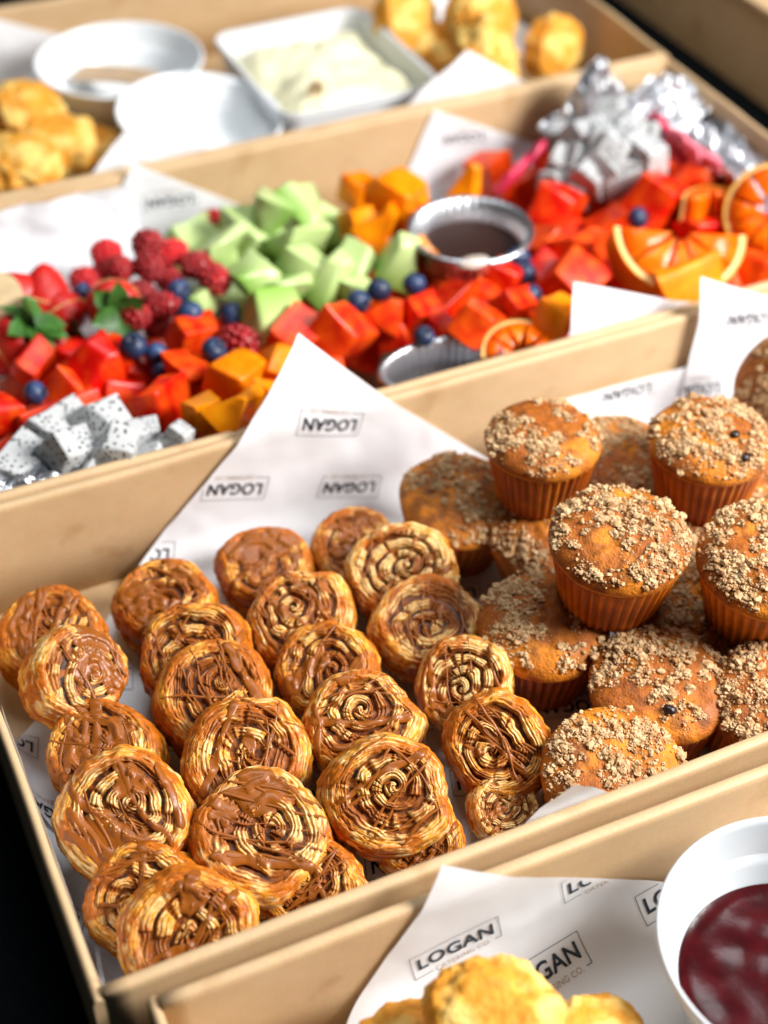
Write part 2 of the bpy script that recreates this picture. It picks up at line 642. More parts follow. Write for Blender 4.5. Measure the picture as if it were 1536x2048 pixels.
def paper_sheet(label, O, ea, eb, fold, lattice=None, nu=70, nv=70, group=None, corner_round=0.0, name='paper_liner'):
    O, ea, eb = (np.array(q, float) for q in (O, ea, eb))
    u = np.linspace(0, 1, nu)
    v = np.linspace(0, 1, nv)
    P = np.array([O + a * ea + b * eb for a in u for b in v])
    V = fold(P)
    C = V.mean(0)
    C[2] = 0
    root = link(name, mesh_data(name, V - C, grid_faces(nu, nv), True, mats=(M_PAPER,)))
    root.location = C
    tag(root, label, 'paper', group or 'printed paper liners')
    if lattice:
        base, e, step, row, rows, cols, sc = lattice
        base, e, row = np.array(base, float), np.array(e, float), np.array(row, float)
        e = e / np.linalg.norm(e)
        n = np.array([-e[1], e[0]])
        inv = np.linalg.inv(np.stack([ea, eb], 1))
        LV, LF, LM = LOGO
        for j in range(*rows):
            for i in range(*cols):
                c = base - e * i * step + row * j
                Q = c + sc * (LV[:, :1] * e + LV[:, 1:] * n)
                uv = (Q - O) @ inv.T
                ins = ((uv > .004) & (uv < .996)).all(1)
                ok = ins[LF].all(1)
                if ok.sum() < 60:
                    continue
                h = 1e-4
                S = fold(Q)
                nx_ = np.cross(fold(Q + (h, 0)) - S, fold(Q + (0, h)) - S)
                nx_ /= np.linalg.norm(nx_, axis=1)[:, None] + 1e-12
                S = S + nx_ * .00035 - C
                F = LF[ok]
                used = np.unique(F)
                mp = -np.ones(len(S), int)
                mp[used] = np.arange(len(used))
                link('printed_logo', mesh_data('printed_logo', S[used], mp[F], False, mats=(M_INK, M_TAN), midx=LM[ok]), root)
    return root


def unfold(fold, px, py, box):
    """flat-sheet coordinates of the point of a folded sheet seen at a pixel of the photograph"""
    x0, x1, y0, y1 = box
    for it in range(3):
        gx, gy = np.meshgrid(np.linspace(x0, x1, 60), np.linspace(y0, y1, 60))
        Q = np.stack([gx.ravel(), gy.ravel()], 1)
        D = fold(Q) - CAM
        zz = D @ CF
        e = (768 + FPX * (D @ CR) / zz - px) ** 2 + (1024 - FPX * (D @ CU) / zz - py) ** 2
        b = Q[np.argmin(e)]
        w, h = (x1 - x0) / 10, (y1 - y0) / 10
        x0, x1, y0, y1 = b[0] - w, b[0] + w, b[1] - h, b[1] + h
    return b


foldB = Fold(.0062, .587, .0082, .2722, rf=.02, seed=3, wr=.0026, back=.25, cornerlift=.3)
E1 = (-.95, .31)
R1 = (.0436 * .95 + .31 * .0405, -.0436 * .31 + .95 * .0405)
paper_sheet('white printed paper under the caramel rolls, its tall corner standing over the fruit box', (.199, .375), (-.217, -.219), (.217, -.219), foldB,
            ((.207, .329), E1, .067, R1, (-7, 2), (-5, 6), 1.0), nu=100, nv=100)
fold2 = Fold(.0062, .586, .0082, .2706, rf=.02, z0=.0022, seed=8, wr=.002)
paper_sheet('white paper under the muffins, its straight top edge low on the back wall', (.335, .298), (.27, -.004), (.0, -.26), fold2,
            ((.455, .288), (-1, .05), .067, (.03, .0405), (-5, 2), (-3, 4), 1.0), nu=60, nv=60)
fold3 = Fold(.0062, .585, .0082, .2688, rf=.02, z0=.003, seed=12, back=.2, cornerlift=.3)
paper_sheet('white printed paper corner standing up behind the muffins at the right', (.431, .350), (.12, -.058), (-.012, -.13), fold3,
            ((.465, .318), (-.97, .2), .067, (.03, .0405), (-2, 2), (-2, 2), 1.0), nu=50, nv=50)

foldL = Fold(.0056, .587, .0074, .2722, rf=.016, z0=.0006, seed=5, wr=.0012)
bL = unfold(foldL, 40, 1488, (-.06, .06, .0, .2))
paper_sheet('white printed paper turned up along the left wall of the pastry box', (-.0385, .166), (.0, -.190), (.16, -.0), foldL,
            (bL, (-.86, .50), .067, R1, (-3, 2), (-2, 3), 1.0), nu=60, nv=60)

# fruit box papers
foldA = Fold(.0062, .587, .2895, .5535, rf=.02, seed=21, back=.1, cornerlift=.3)
yA = .5535 - .02 + .0314 - .02
paper_sheet('white printed paper corner on the far wall behind the raspberries', (.191, yA + .076), (-.075, -.11), (.11, -.075), foldA,
            ((.212, yA + .045), (-.98, .1), .067, (.03, .0405), (-1, 1), (-1, 1), 1.0), nu=40, nv=40, group='paper in the fruit box')
paper_sheet('white printed paper corner on the far wall behind the chocolate cup', (.402, yA + .068), (-.055, -.12), (.13, -.07), foldA,
            ((.425, yA + .043), (-.98, .1), .067, (.03, .0405), (-1, 1), (-1, 1), 1.0), nu=40, nv=40, group='paper in the fruit box')
foldA2 = Fold(.0062, .587, .2915, .5535, rf=.012, seed=25, back=-.45, cornerlift=0)
foldA3 = Fold(.0062, .587, .2895, .549, rf=.03, z0=.022, seed=41, wr=.009)
paper_sheet('crumpled white paper along the far wall left of the raspberries', (.02, yA + .040), (.165, -.004), (.01, -.16), foldA3, None, nu=60, nv=60, group='paper in the fruit box')
yN = .2915 + .012 - .0188 + .012
paper_sheet('rounded white paper flap rising over the near rim below the orange wedge', (.366, yN - .090), (.074, .028), (-.024, .10), foldA2, None, nu=40, nv=40, group='paper in the fruit box')


# ------------------------------------------------------------------ caramel pinwheel rolls
CREAM = np.array((.78, .56, .25))
GOLD = np.array((.70, .30, .026))
AMBER = np.array((.46, .122, .005))
BROWN = np.array((.16, .038, .004))
FILL = np.array((.13, .032, .004))
DARK = np.array((.05, .014, .004))


class RollShape:
    def __init__(s, seed):
        r = random.Random(seed)
        s.seed = seed
        s.p = r.uniform(.0062, .0074)
        s.n0 = .0268 / s.p - .4
        s.th = r.uniform(.0275, .0305)
        s.dome = r.uniform(-.0015, .0035)
        s.oval = r.uniform(.90, 1.0)
        s.amp = r.uniform(.0022, .0032)
        s.bake = (.12, .0, .11, .09, .11, .03, .07, -.05, .01)[(seed - 100) // 7]
        u = r.uniform(0, 2 * PI)
        s.ox, s.oy = math.cos(u) * r.uniform(.002, .0055), math.sin(u) * r.uniform(.002, .0055)
        s.wrap = r.uniform(.68, .76)
        s.tail = r.uniform(.5, 1.1)

    def rout(s, a):
        f = a / (2 * PI)
        k = sstep(.90, 1.0, f)
        lump = (fbm(np.cos(a) * 1.6 + 5, np.sin(a) * 1.6, 1.1, s.seed + 3, 2) - .5) * .0044 + (fbm(np.cos(a) * 9, np.sin(a) * 9, 2.1, s.seed + 5, 2) - .5) * .0014
        return s.p * (s.n0 + s.tail * f * (1 - k)) + lump

    def phase(s, x, y):
        q = np.clip(np.hypot(x, y) / (s.p * (s.n0 + .5)), 0, 1)
        x, y = x - s.ox * (1 - q ** 2), y - s.oy * (1 - q ** 2)
        a = np.arctan2(y, x) % (2 * PI)
        r = np.hypot(x, y)
        wob = (fbm(x * 80, y * 80, s.seed * 1.3, s.seed, 3) - .5) * 1.5
        return r / s.p - a / (2 * PI) + wob * (1 - .4 * q)

    def layers(s, x, y):
        """hump 0..1 of the pastry turns, their fine sheets, and how intact they are"""
        f = s.phase(x, y)
        t = f - np.floor(f)
        r = np.hypot(x, y)
        a = np.arctan2(y, x)
        br = fbm(np.cos(a) * 3.4 + np.floor(f) * 5.3, np.sin(a) * 3.4, s.seed * .7, s.seed + 9, 3)
        intact = sstep(.38, .47, br)
        w = .74 + .14 * (fbm(x * 120, y * 120, 4, s.seed + 4) - .5)
        hump = np.where(t < w, np.sin(PI * np.clip(t / w, 0, 1)) ** .38, 0) * (.22 + .78 * intact)
        sheets = np.sin(t / w * 2 * PI * 3.2 + 5 * fbm(x * 110, y * 110, 1, s.seed + 6))
        return f, t, w, hump, sheets, intact

    def fade(s, q):
        return 1 - sstep(s.wrap - .03, s.wrap + .07, q)

    def base_z(s, x, y):
        a = np.arctan2(y, x) % (2 * PI)
        q = np.hypot(x, y) / s.rout(a)
        z = s.th / 2 - .0030 + s.dome * (1 - np.clip(q, 0, 1) ** 2)
        return z - .009 * (1 - np.sqrt(np.clip(1 - (np.clip(q - .80, 0, .2) / .2) ** 2, 0, 1)))

    def top_z(s, x, y, fill=.0):
        a = np.arctan2(y, x) % (2 * PI)
        q = np.hypot(x, y) / s.rout(a)
        f, t, w, hump, sheets, intact = s.layers(x, y)
        fade = s.fade(q)
        return s.base_z(x, y) - fade * .0022 + fade * s.amp * (np.maximum(hump, fill) + (fbm(x * 200, y * 200, 2, s.seed + 8) - .5) * .22)

    def mesh(s):
        na = 216
        a = np.arange(na) * 2 * PI / na
        R = s.rout(a)
        rows, cols = [], []
        ca, sa = np.cos(a), np.sin(a)
        qs = np.concatenate([np.linspace(.004, .80, 84), .80 + .2 * np.sin(np.linspace(0, 1, 17)[1:] * PI / 2)])
        for q in qs:
            x, y = ca * R * q, sa * R * q
            f, t, w, hump, sheets, intact = s.layers(x, y)
            fade = s.fade(q + .06 * (fbm(ca * 3, sa * 3, 4, s.seed + 60) - .5))
            z = s.top_z(x, y) + fade * .00042 * sheets * (hump > .1) + (1 - fade) * (-.0011 * (1 - sstep(0, .07, np.abs(fbm(ca * 1.6, sa * 1.6, q * 30, s.seed + 50, 2) - .5))) + .0007 * (fbm(ca * 14, sa * 14, q * 60, s.seed + 51, 2) - .5))
            # colours of the baked layers
            st = fbm(ca * 5 + np.floor(f) * 3, sa * 5, q * 70, s.seed + 21, 3)
            bk = fbm(x * 110, y * 110, 9, s.seed + 22, 3)
            c = lerp(lerp(CREAM, GOLD, sstep(.46, .66, st + s.bake)), AMBER, .85 * sstep(.50, .64, bk + s.bake))
            c = lerp(c, BROWN, .75 * sstep(.58, .72, bk + .5 * st - .22 + s.bake))
            c = lerp(c, BROWN * 1.4, .75 * sstep(.35, .85, -sheets) * sstep(.3, .5, bk + .1))
            fl = lerp(FILL, DARK, sstep(.46, .62, fbm(x * 260, y * 260, 3, s.seed + 30)))
            c = lerp(c, fl, (1 - sstep(.05, .30, hump)) * fade)
            c = lerp(c, lerp(AMBER, FILL, bk), .7 * (1 - intact) * fade)
            # outer wrap: golden with streaks that follow the wrap
            wr = 1 - fade
            oc = lerp(lerp(CREAM * .97, GOLD, sstep(.34, .52, st + s.bake)), AMBER, sstep(.47, .60, bk * .65 + st * .35 + s.bake + .02))
            oc = lerp(oc, BROWN * 1.3, .5 * sstep(.56, .66, st + s.bake * .5))
            c = lerp(c, oc, wr)
            rows.append(np.stack([x, y, z], 1))
            cols.append(c)
        zs = rows[-1][:, 2]
        zb = -s.th / 2
        for k in np.linspace(0, 1, 24)[1:]:
            z = zs + (zb + .004 - zs) * k
            lam = np.sin(k * 27 + 9 * fbm(ca * 2, sa * 2, k * 1.5, s.seed + 40))
            rr = R * (1 - .035 * k) + .0011 * np.sin(PI * k) + .0008 * lam + (fbm(ca * 6, sa * 6, k * 5, s.seed + 41) - .5) * .0016
            st = fbm(ca * 4, sa * 4, k * 26, s.seed + 42, 3)
            bk = fbm(ca * 4, sa * 4, k * 4, s.seed + 43, 3)
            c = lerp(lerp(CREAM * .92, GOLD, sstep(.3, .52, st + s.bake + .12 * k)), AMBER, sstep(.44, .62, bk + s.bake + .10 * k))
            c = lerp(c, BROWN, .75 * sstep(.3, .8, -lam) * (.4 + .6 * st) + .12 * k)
            rows.append(np.stack([ca * rr, sa * rr, z], 1))
            cols.append(c)
        for (q, dz) in ((.93, .0012), (.8, 0), (.4, 0.001), (.01, .001)):
            rows.append(np.stack([ca * R * q, sa * R * q, np.full(na, zb + dz)], 1))
            cols.append(np.tile(AMBER * .8, (na, 1)))
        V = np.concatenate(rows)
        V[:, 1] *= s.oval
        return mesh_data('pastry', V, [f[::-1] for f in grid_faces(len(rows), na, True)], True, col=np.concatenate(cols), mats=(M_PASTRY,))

    def drizzle(s, rng, heavy):
        """caramel strands and pools lying over the face"""
        V, F = [], []
        main = rng.uniform(0, PI)
        ns = rng.randint(5, 9)
        for k in range(ns):
            ang = main + rng.gauss(0, .16) + (PI / 2 * .8 if rng.random() < .18 else 0)
            d = np.array((math.cos(ang), math.sin(ang)))
            m = np.array((-d[1], d[0]))
            off = rng.uniform(-.021, .021)
            hw = rng.uniform(.00032, .0007) if rng.random() > .14 + heavy * .5 else rng.uniform(.0011, .0024)
            tt = np.linspace(-.029, .029, 64)
            lim = math.sqrt(max(1e-6, .0275 ** 2 - off ** 2))
            t0, t1 = -lim * rng.uniform(.55, 1.04), lim * rng.uniform(.55, 1.04)
            tt = tt[(tt > t0) & (tt < t1)]
            if len(tt) < 8:
                continue
            sd = rng.randint(0, 9999)
            c = d[None] * tt[:, None] + m[None] * (off + .007 * (fbm(tt * 60, sd, 0, sd, 2) - .5))[:, None]
            wv = hw * (.45 + 1.1 * fbm(tt * 160, 3, sd, sd + 1, 2))
            wv[[0, -1]] *= .2
            wv[[1, -2]] *= .7
            n = 7
            b0 = len(V)
            for i in range(len(tt)):
                for j in range(n):
                    u = PI * j / (n - 1)
                    q = c[i] + m * wv[i] * math.cos(u)
                    V.append((q[0], q[1], math.sin(u) * min(wv[i] * .6, .0007), .85 if hw < .001 else .6, 0))
            for i in range(len(tt) - 1):
                for j in range(n - 1):
                    k0 = b0 + i * n + j
                    F.append((k0, k0 + 1, k0 + n + 1, k0 + n))
        npool = (0 if heavy < .18 else rng.randint(1, 2)) if heavy < .5 else rng.randint(2, 4)
        for k in range(npool):
            cx, cy = rng.gauss(0, .011), rng.gauss(0, .011)
            rad = rng.uniform(.004, .0065) if heavy < .5 else rng.uniform(.007, .0125)
            st = rng.uniform(.45, .8)
            ang = main + rng.gauss(0, .3)
            nr, nt = 12, 40
            sd = rng.randint(0, 9999)
            b0 = len(V)
            for i in range(nr):
                q = (i + .02) / (nr - 1)
                for j in range(nt):
                    u = 2 * PI * j / nt
                    rr = rad * (.45 + 1.15 * float(fbm(math.cos(u) * 1.9 + 3, math.sin(u) * 1.9, sd, sd, 2)))
                    X, Y = rr * q * math.cos(u), rr * q * math.sin(u) * st
                    x, y = cx + X * math.cos(ang) - Y * math.sin(ang), cy + X * math.sin(ang) + Y * math.cos(ang)
                    V.append((x, y, .0008 * (1 - q ** 3) ** .6 if q < .99 else -.0004, .5, 0))
            for i in range(nr - 1):
                for j in range(nt):
                    k0, k1 = b0 + i * nt + j, b0 + i * nt + (j + 1) % nt
                    F.append((k0, k0 + nt, k1 + nt, k1))
        V = np.array(V)
        x, y = V[:, 0], V[:, 1]
        a = np.arctan2(y, x) % (2 * PI)
        lim = s.rout(a) * .985
        rr = np.hypot(x, y)
        kk = np.minimum(1, lim / np.maximum(rr, 1e-6))
        drop = np.clip(rr - lim, 0, .02)
        x, y = x * kk * (1 + .03 * (kk < 1)), y * kk * (1 + .03 * (kk < 1))
        z = s.top_z(x, y, fill=V[:, 3]) - .0002 + V[:, 2] - drop * 1.4
        P = np.stack([x, y * s.oval, z], 1)
        return mesh_data('caramel_drizzle', P, F, True, mats=(M_CARAMEL,))


SHAPES = [RollShape(100 + 7 * k) for k in range(9)]
SHAPE_MESH = [s.mesh() for s in SHAPES]
# px, py, half width px, tilt towards the viewer, turn of the tilt (0 = to the camera, + = to the right), lift, heavy caramel, shape, label
ROLLS = [
    (108, 1272, 108, 16, 10, .004, .9, 0, 'dark caramel roll in the far left corner of its box'),
    (158, 1352, 108, 38, 55, .010, 1., 1, 'caramel roll tipped to the right with a thick caramel pool, beside the far left corner'),
    (330, 1212, 112, 12, 0, .000, .5, 2, 'roll against the back wall, just right of the far left corner roll'),
    (386, 1306, 118, 24, -10, .004, .2, 3, 'roll with thin dark threads leaning in front of the back wall roll'),
    (530, 1140, 98, 14, 0, .0, .6, 4, 'small roll coated with smooth caramel below the standing paper corner'),
    (596, 1240, 112, 22, 5, .004, .4, 5, 'roll with one broad caramel band, below the small coated roll'),
    (718, 1096, 95, 18, -10, .0, .5, 6, 'farthest roll of the heap, half hidden left of the leftmost muffin'),
    (802, 1146, 110, 28, -12, .006, .1, 7, 'pale rimmed roll touching the leftmost muffin'),
    (856, 1252, 112, 18, 5, .002, .3, 8, 'flaky opened roll in the column beside the muffins, second from the back'),
    (435, 1396, 122, 20, 12, .006, .2, 0, 'flaky ridged roll in the middle of the heap with a ragged lower edge'),
    (657, 1340, 108, 24, -14, .004, .5, 2, 'roll with a wide caramel ribbon in the middle of the heap'),
    (926, 1366, 110, 36, -8, .004, .3, 7, 'cream coloured roll with a caramel patch, left of the front muffins'),
    (720, 1442, 122, 26, 8, .004, .2, 5, 'pale striped roll with thin caramel lines in the centre of the heap'),
    (998, 1490, 114, 38, -5, .003, .2, 3, 'round bulging roll left of the frontmost crumb muffin'),
    (200, 1508, 122, 16, -8, .003, 1., 4, 'caramel covered roll beside the printed paper on the left wall'),
    (486, 1518, 126, 28, 12, .004, .4, 6, 'golden roll with a thick caramel drip near its upper left edge'),
    (252, 1632, 136, 30, 10, .006, .9, 1, 'large cream rimmed roll with broad caramel bands near the left wall'),
    (530, 1672, 138, 16, 15, .004, .85, 8, 'roll with a flat caramel sheet across its top, third row from the front'),
    (776, 1586, 127, 36, 8, .006, .1, 5, 'golden roll with a clear spiral face, centre front'),
    (842, 1682, 98, 28, -6, .000, .15, 2, 'small roll at the near wall below the golden spiral roll'),
    (1012, 1612, 80, 34, 20, .000, .1, 7, 'smallest broken roll at the near wall beside the white paper corner'),
    (284, 1792, 118, 26, 5, .002, .4, 3, 'dark flaky roll behind the frontmost roll, near the front left corner'),
    (372, 1866, 138, 34, 12, .004, .3, 6, 'frontmost roll at the front left corner of the box with vertical drips'),
    (624, 1772, 108, 22, -10, .000, .1, 0, 'flaky roll at the near wall with a torn pale top'),
]
fwd = np.array([-CF[0], -CF[1]])
fwd /= np.linalg.norm(fwd)
for i, (px, py, hw, tilt, turn, lift, heavy, k, lab) in enumerate(ROLLS):
    rng = random.Random(500 + i)
    s = SHAPES[k]
    ta, tu = math.radians(tilt), math.radians(turn)
    dx = fwd[0] * math.cos(tu) - fwd[1] * math.sin(tu)
    dy = fwd[0] * math.sin(tu) + fwd[1] * math.cos(tu)
    n = (dx * math.sin(ta), dy * math.sin(ta), math.cos(ta))
    R0 = s.p * (s.n0 + .55)
    zc = R0 * math.sin(ta) + s.th / 2 * math.cos(ta) + lift
    c = at(px, py, zc)
    sc = 1.035 * hw / pxmm(c) / R0
    zc = sc * (R0 * math.sin(ta) + s.th / 2 * math.cos(ta)) + lift
    c = at(px, py, zc + .004) - np.array(n) * .004
    root = thing('caramel_roll', lab, 'pastry', frame_from_normal(c, n, rng.uniform(0, 2 * PI), sc), 'caramel pinwheel rolls')
    sq = Matrix.Diagonal((rng.uniform(.93, 1.07), rng.uniform(.93, 1.07), rng.uniform(.9, 1.1), 1))
    link('pastry', SHAPE_MESH[k], root, sq)
    link('caramel_drizzle', s.drizzle(rng, heavy), root, sq)


# ------------------------------------------------------------------ crumb muffins
ICO = None


def ico(sub=1):
    bm = bmesh.new()
    bmesh.ops.create_icosphere(bm, subdivisions=sub, radius=1)
    V = np.array([v.co[:] for v in bm.verts])
    F = np.array([[v.index for v in f.verts] for f in bm.faces])
    bm.free()
    return V, F


ICO1, ICO2, ICO3 = ico(1), ico(2), ico(3)


def muffin_cup(seed):
    n = 40 * 6
    a = np.arange(n) * 2 * PI / n
    V, C = [], []
    hs = [0, .0006, .004, .011, .018, .025, .031, .0355, .0352]
    for i, z in enumerate(hs):
        k = z / .0355
        r = .0232 + .0066 * k
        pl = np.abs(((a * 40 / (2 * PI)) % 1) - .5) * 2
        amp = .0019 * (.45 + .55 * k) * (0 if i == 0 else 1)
        rr = r + amp * (pl - .5) + (fbm(np.cos(a) * 3, np.sin(a) * 3, z * 60, seed) - .5) * .0012 * k
        if i == len(hs) - 1:
            rr = rr - .0012
        if i == 0:
            rr = rr - .001
        zz = z + (fbm(np.cos(a) * 4, np.sin(a) * 4, 3, seed + 2) - .5) * .003 * (k > .9)
        V.append(np.stack([np.cos(a) * rr, np.sin(a) * rr, zz], 1))
        g = fbm(np.cos(a) * 1.5, np.sin(a) * 1.5, z * 70, seed + 5)
        c = lerp(np.array((.40, .085, .005)), np.array((.64, .19, .010)), sstep(.35, .65, g)) * (.55 + .45 * pl)[:, None]  # pleat valleys painted darker, shade put into the cup colour
        C.append(c)
    V.append(np.zeros((n, 3)) + (0, 0, .0002))
    C.append(np.tile(np.array((.3, .1, .02)), (n, 1)))
    F = grid_faces(len(hs), n, True)
    off = len(hs) * n
    F += [(j, off + j, off + (j + 1) % n, (j + 1) % n) for j in range(n)]
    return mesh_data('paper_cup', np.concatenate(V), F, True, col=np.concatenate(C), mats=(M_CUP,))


class Muffin:
    def __init__(s, seed):
        r = random.Random(seed)
        s.seed, s.dome = seed, r.uniform(.0085, .0115)
        s.R = r.uniform(.0312, .0322)

    def rim(s, a):
        return s.R * (1 + .07 * (fbm(np.cos(a) * 1.5, np.sin(a) * 1.5, 2, s.seed, 2) - .5))

    def surf(s, a, q):
        """q 0 centre .. 1 rim equator"""
        R = s.rim(a)
        z = .0365 + s.dome * np.clip(1 - q ** 3.0, 0, 1) ** .55
        x, y = np.cos(a) * R * q, np.sin(a) * R * q
        z = z + (fbm(x * 80, y * 80, 1, s.seed + 3, 3) - .5) * .0042 * (1 - q ** 4) + (fbm(x * 300, y * 300, 1, s.seed + 4, 2) - .5) * .0012 * (1 - q ** 6)
        return x, y, z

    def cake(s):
        n = 120
        a = np.arange(n) * 2 * PI / n
        V, C = [], []
        for q in np.concatenate([np.linspace(.01, .8, 26), np.sin(np.linspace(.62, 1, 14)[0:] * PI / 2)[1:]]):
            x, y, z = s.surf(a, q)
            V.append(np.stack([x, y, z], 1))
            g = fbm(x * 70, y * 70, 7, s.seed + 6, 3)
            b = fbm(x * 180, y * 180, 8, s.seed + 7, 3)
            c = lerp(np.array((.58, .19, .011)), np.array((.34, .093, .008)), sstep(.36, .60, g))
            c = lerp(c, np.array((.14, .038, .006)), .6 * sstep(.52, .70, b))
            C.append(c)
        R = s.rim(a)
        for (q, z) in ((.990, .0350), (.965, .0338), (.93, .0330), (.86, .0325)):
            V.append(np.stack([np.cos(a) * R * q, np.sin(a) * R * q, np.full(n, z)], 1))
            C.append(np.tile(np.array((.58, .22, .03)), (n, 1)))
        return mesh_data('cake_top', np.concatenate(V), [f[::-1] for f in grid_faces(len(V), n, True)], True, col=np.concatenate(C), mats=(M_CAKE,))

    def crumbs(s, count, cover):
        """streusel: clumps of broken crumbs with loose grains around them"""
        r = random.Random(s.seed + 77)
        VV, FF, off = [], [], 0
        made, cx, cy, left, spread = 0, 0, 0, 0, 0
        while made < count:
            if left <= 0:
                q, a = math.sqrt(r.random()) * .97, r.uniform(0, 2 * PI)
                cx, cy = s.R * q * math.cos(a), s.R * q * math.sin(a)
                d = float(fbm(cx * 70, cy * 70, 4, s.seed + 11, 2))
                if d < cover + r.gauss(0, .10):
                    continue
                left, spread = int(r.expovariate(1 / 14)) + 1, r.uniform(.0006, .0026)
            left -= 1
            gx, gy = r.gauss(0, spread), r.gauss(0, spread)
            x, y = cx + gx, cy + gy
            q = math.hypot(x, y) / s.R
            if q > .985:
                continue
            a = math.atan2(y, x)
            x, y, z = (float(v) for v in s.surf(np.array(a), np.array(q)))
            made += 1
            sz = min(.0019, max(.00026, r.lognormvariate(math.log(.00043), .52)))
            iv, jf = ICO2 if sz > .0009 else ICO1
            P = iv * (1 + .75 * (np.array([r.random() for _ in range(len(iv))])[:, None] - .5)) * sz * np.array([r.uniform(.7, 1.4), r.uniform(.7, 1.4), r.uniform(.6, 1.0)])
            u = r.uniform(0, 2 * PI)
            c, sn = math.cos(u), math.sin(u)
            P = P @ np.array([[c, -sn, 0], [sn, c, 0], [0, 0, 1]])
            pile = max(0, .0012 * math.exp(-(gx * gx + gy * gy) / (2 * spread * spread + 1e-9)) * r.random() * (spread > .001))
            out = q ** 6
            VV.append(P + (x + math.cos(a) * out * sz * .3, y + math.sin(a) * out * sz * .3, z + sz * .2 + pile))
            FF.append(jf + off)
            off += len(iv)
        return mesh_data('crumb_topping', np.concatenate(VV), np.concatenate(FF), False, mats=(M_CRUMB,))


MUFFS = [Muffin(900 + 13 * k) for k in range(6)]
MUFF_MESH = [(muffin_cup(40 + k), m.cake(), m.crumbs((3600, 2500, 3600, 2300, 2900, 2800)[k], (.40, .50, .40, .50, .46, .46)[k])) for k, m in enumerate(MUFFS)]
# px, py of the top, height of the top, tilt, turn, scale, shape, label
MUFFINS = [
    (1088, 862, .090, 2, 0, .92, 3, 'muffin with a bright pleated cup standing highest at the back wall'),
    (924, 985, .046, 10, 30, 1.0, 1, 'leftmost muffin, tilted with a bright orange patch of crust'),
    (1248, 905, .056, 10, 30, 1.0, 4, 'muffin mostly hidden behind the high bright cup muffin'),
    (1424, 862, .090, 2, -20, .98, 2, 'muffin with a berry spot standing high near the upper right edge'),
    (1560, 760, .062, 50, -60, 1.0, 5, 'muffin cut off by the right edge beside the standing paper corner'),
    (1243, 1062, .094, 7, 12, 1.02, 0, 'crumbly muffin resting on top of the others in the middle of the pile'),
    (1096, 1052, .046, 20, -10, 1.0, 4, 'dark muffin in the shade behind the top middle muffin'),
    (1092, 1236, .047, 7, 14, 1.0, 3, 'muffin with spaced crumbs in front of the top middle muffin'),
    (1366, 1172, .046, 20, 20, 1.0, 1, 'tilted muffin with a smooth orange side under the top middle muffin'),
    (1545, 1100, .090, 8, -10, 1.05, 2, 'crumbly muffin cut by the right edge, standing high with a red brown cup'),
    (1324, 1352, .047, 6, 0, 1.04, 5, 'muffin with a dark berry hole near the front right wall'),
    (1240, 1548, .040, 20, 20, 1.04, 2, 'frontmost muffin with thick crumbs behind the near wall'),
    (1575, 1396, .044, 18, 25, 1.04, 0, 'muffin cut by the right edge at the near wall'),
    (1400, 1052, .044, 12, 0, 1.0, 5, 'shaded muffin squeezed between two high muffins at the right'),
    (1520, 1012, .050, 24, 30, 1.0, 1, 'orange topped muffin below the high berry spot muffin at the right edge'),
    (1540, 1262, .040, 15, 0, 1.0, 4, 'shaded muffin low at the right edge under the high crumbly one'),
]
for i, (px, py, zt, tilt, turn, sc, k, lab) in enumerate(MUFFINS):
    rng = random.Random(700 + i)
    ta, tu = math.radians(tilt), math.radians(turn)
    dx = fwd[0] * math.cos(tu) - fwd[1] * math.sin(tu)
    dy = fwd[0] * math.sin(tu) + fwd[1] * math.cos(tu)
    n = np.array((dx * math.sin(ta), dy * math.sin(ta), math.cos(ta)))
    c = at(px, py, zt) - n * .0435 * sc
    root = thing('crumb_muffin', lab, 'muffin', frame_from_normal(c, n, rng.uniform(0, 2 * PI), sc), 'crumb topped muffins')
    a, b, cr = MUFF_MESH[k]
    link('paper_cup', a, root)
    link('cake_top', b, root)
    o = link('crumb_topping', cr, root)
    o['kind'] = 'stuff'
    if i in (3, 10):
        m = MUFFS[k]
        inv = root.matrix_world.inverted()
        for (bx, by) in (((1470, 868), (1492, 905)) if i == 3 else ((1342, 1410),)):
            w = inv @ Vector(at(bx, by, zt + .004))
            q = min(.9, math.hypot(w.x, w.y) / m.R)
            x, y, z = (float(v) for v in m.surf(np.array(math.atan2(w.y, w.x)), np.array(q)))
            iv, jf = ICO2
            P = iv * (.0030, .0024, .0018) + (x, y, z + .0008)
            link('baked_berry', mesh_data('baked_berry', P + (vn(P[:, 0] * 900, P[:, 1] * 900, P[:, 2] * 900, 3)[:, None] - .5) * .001, jf, True, mats=(M_BERRYDARK,)), root)


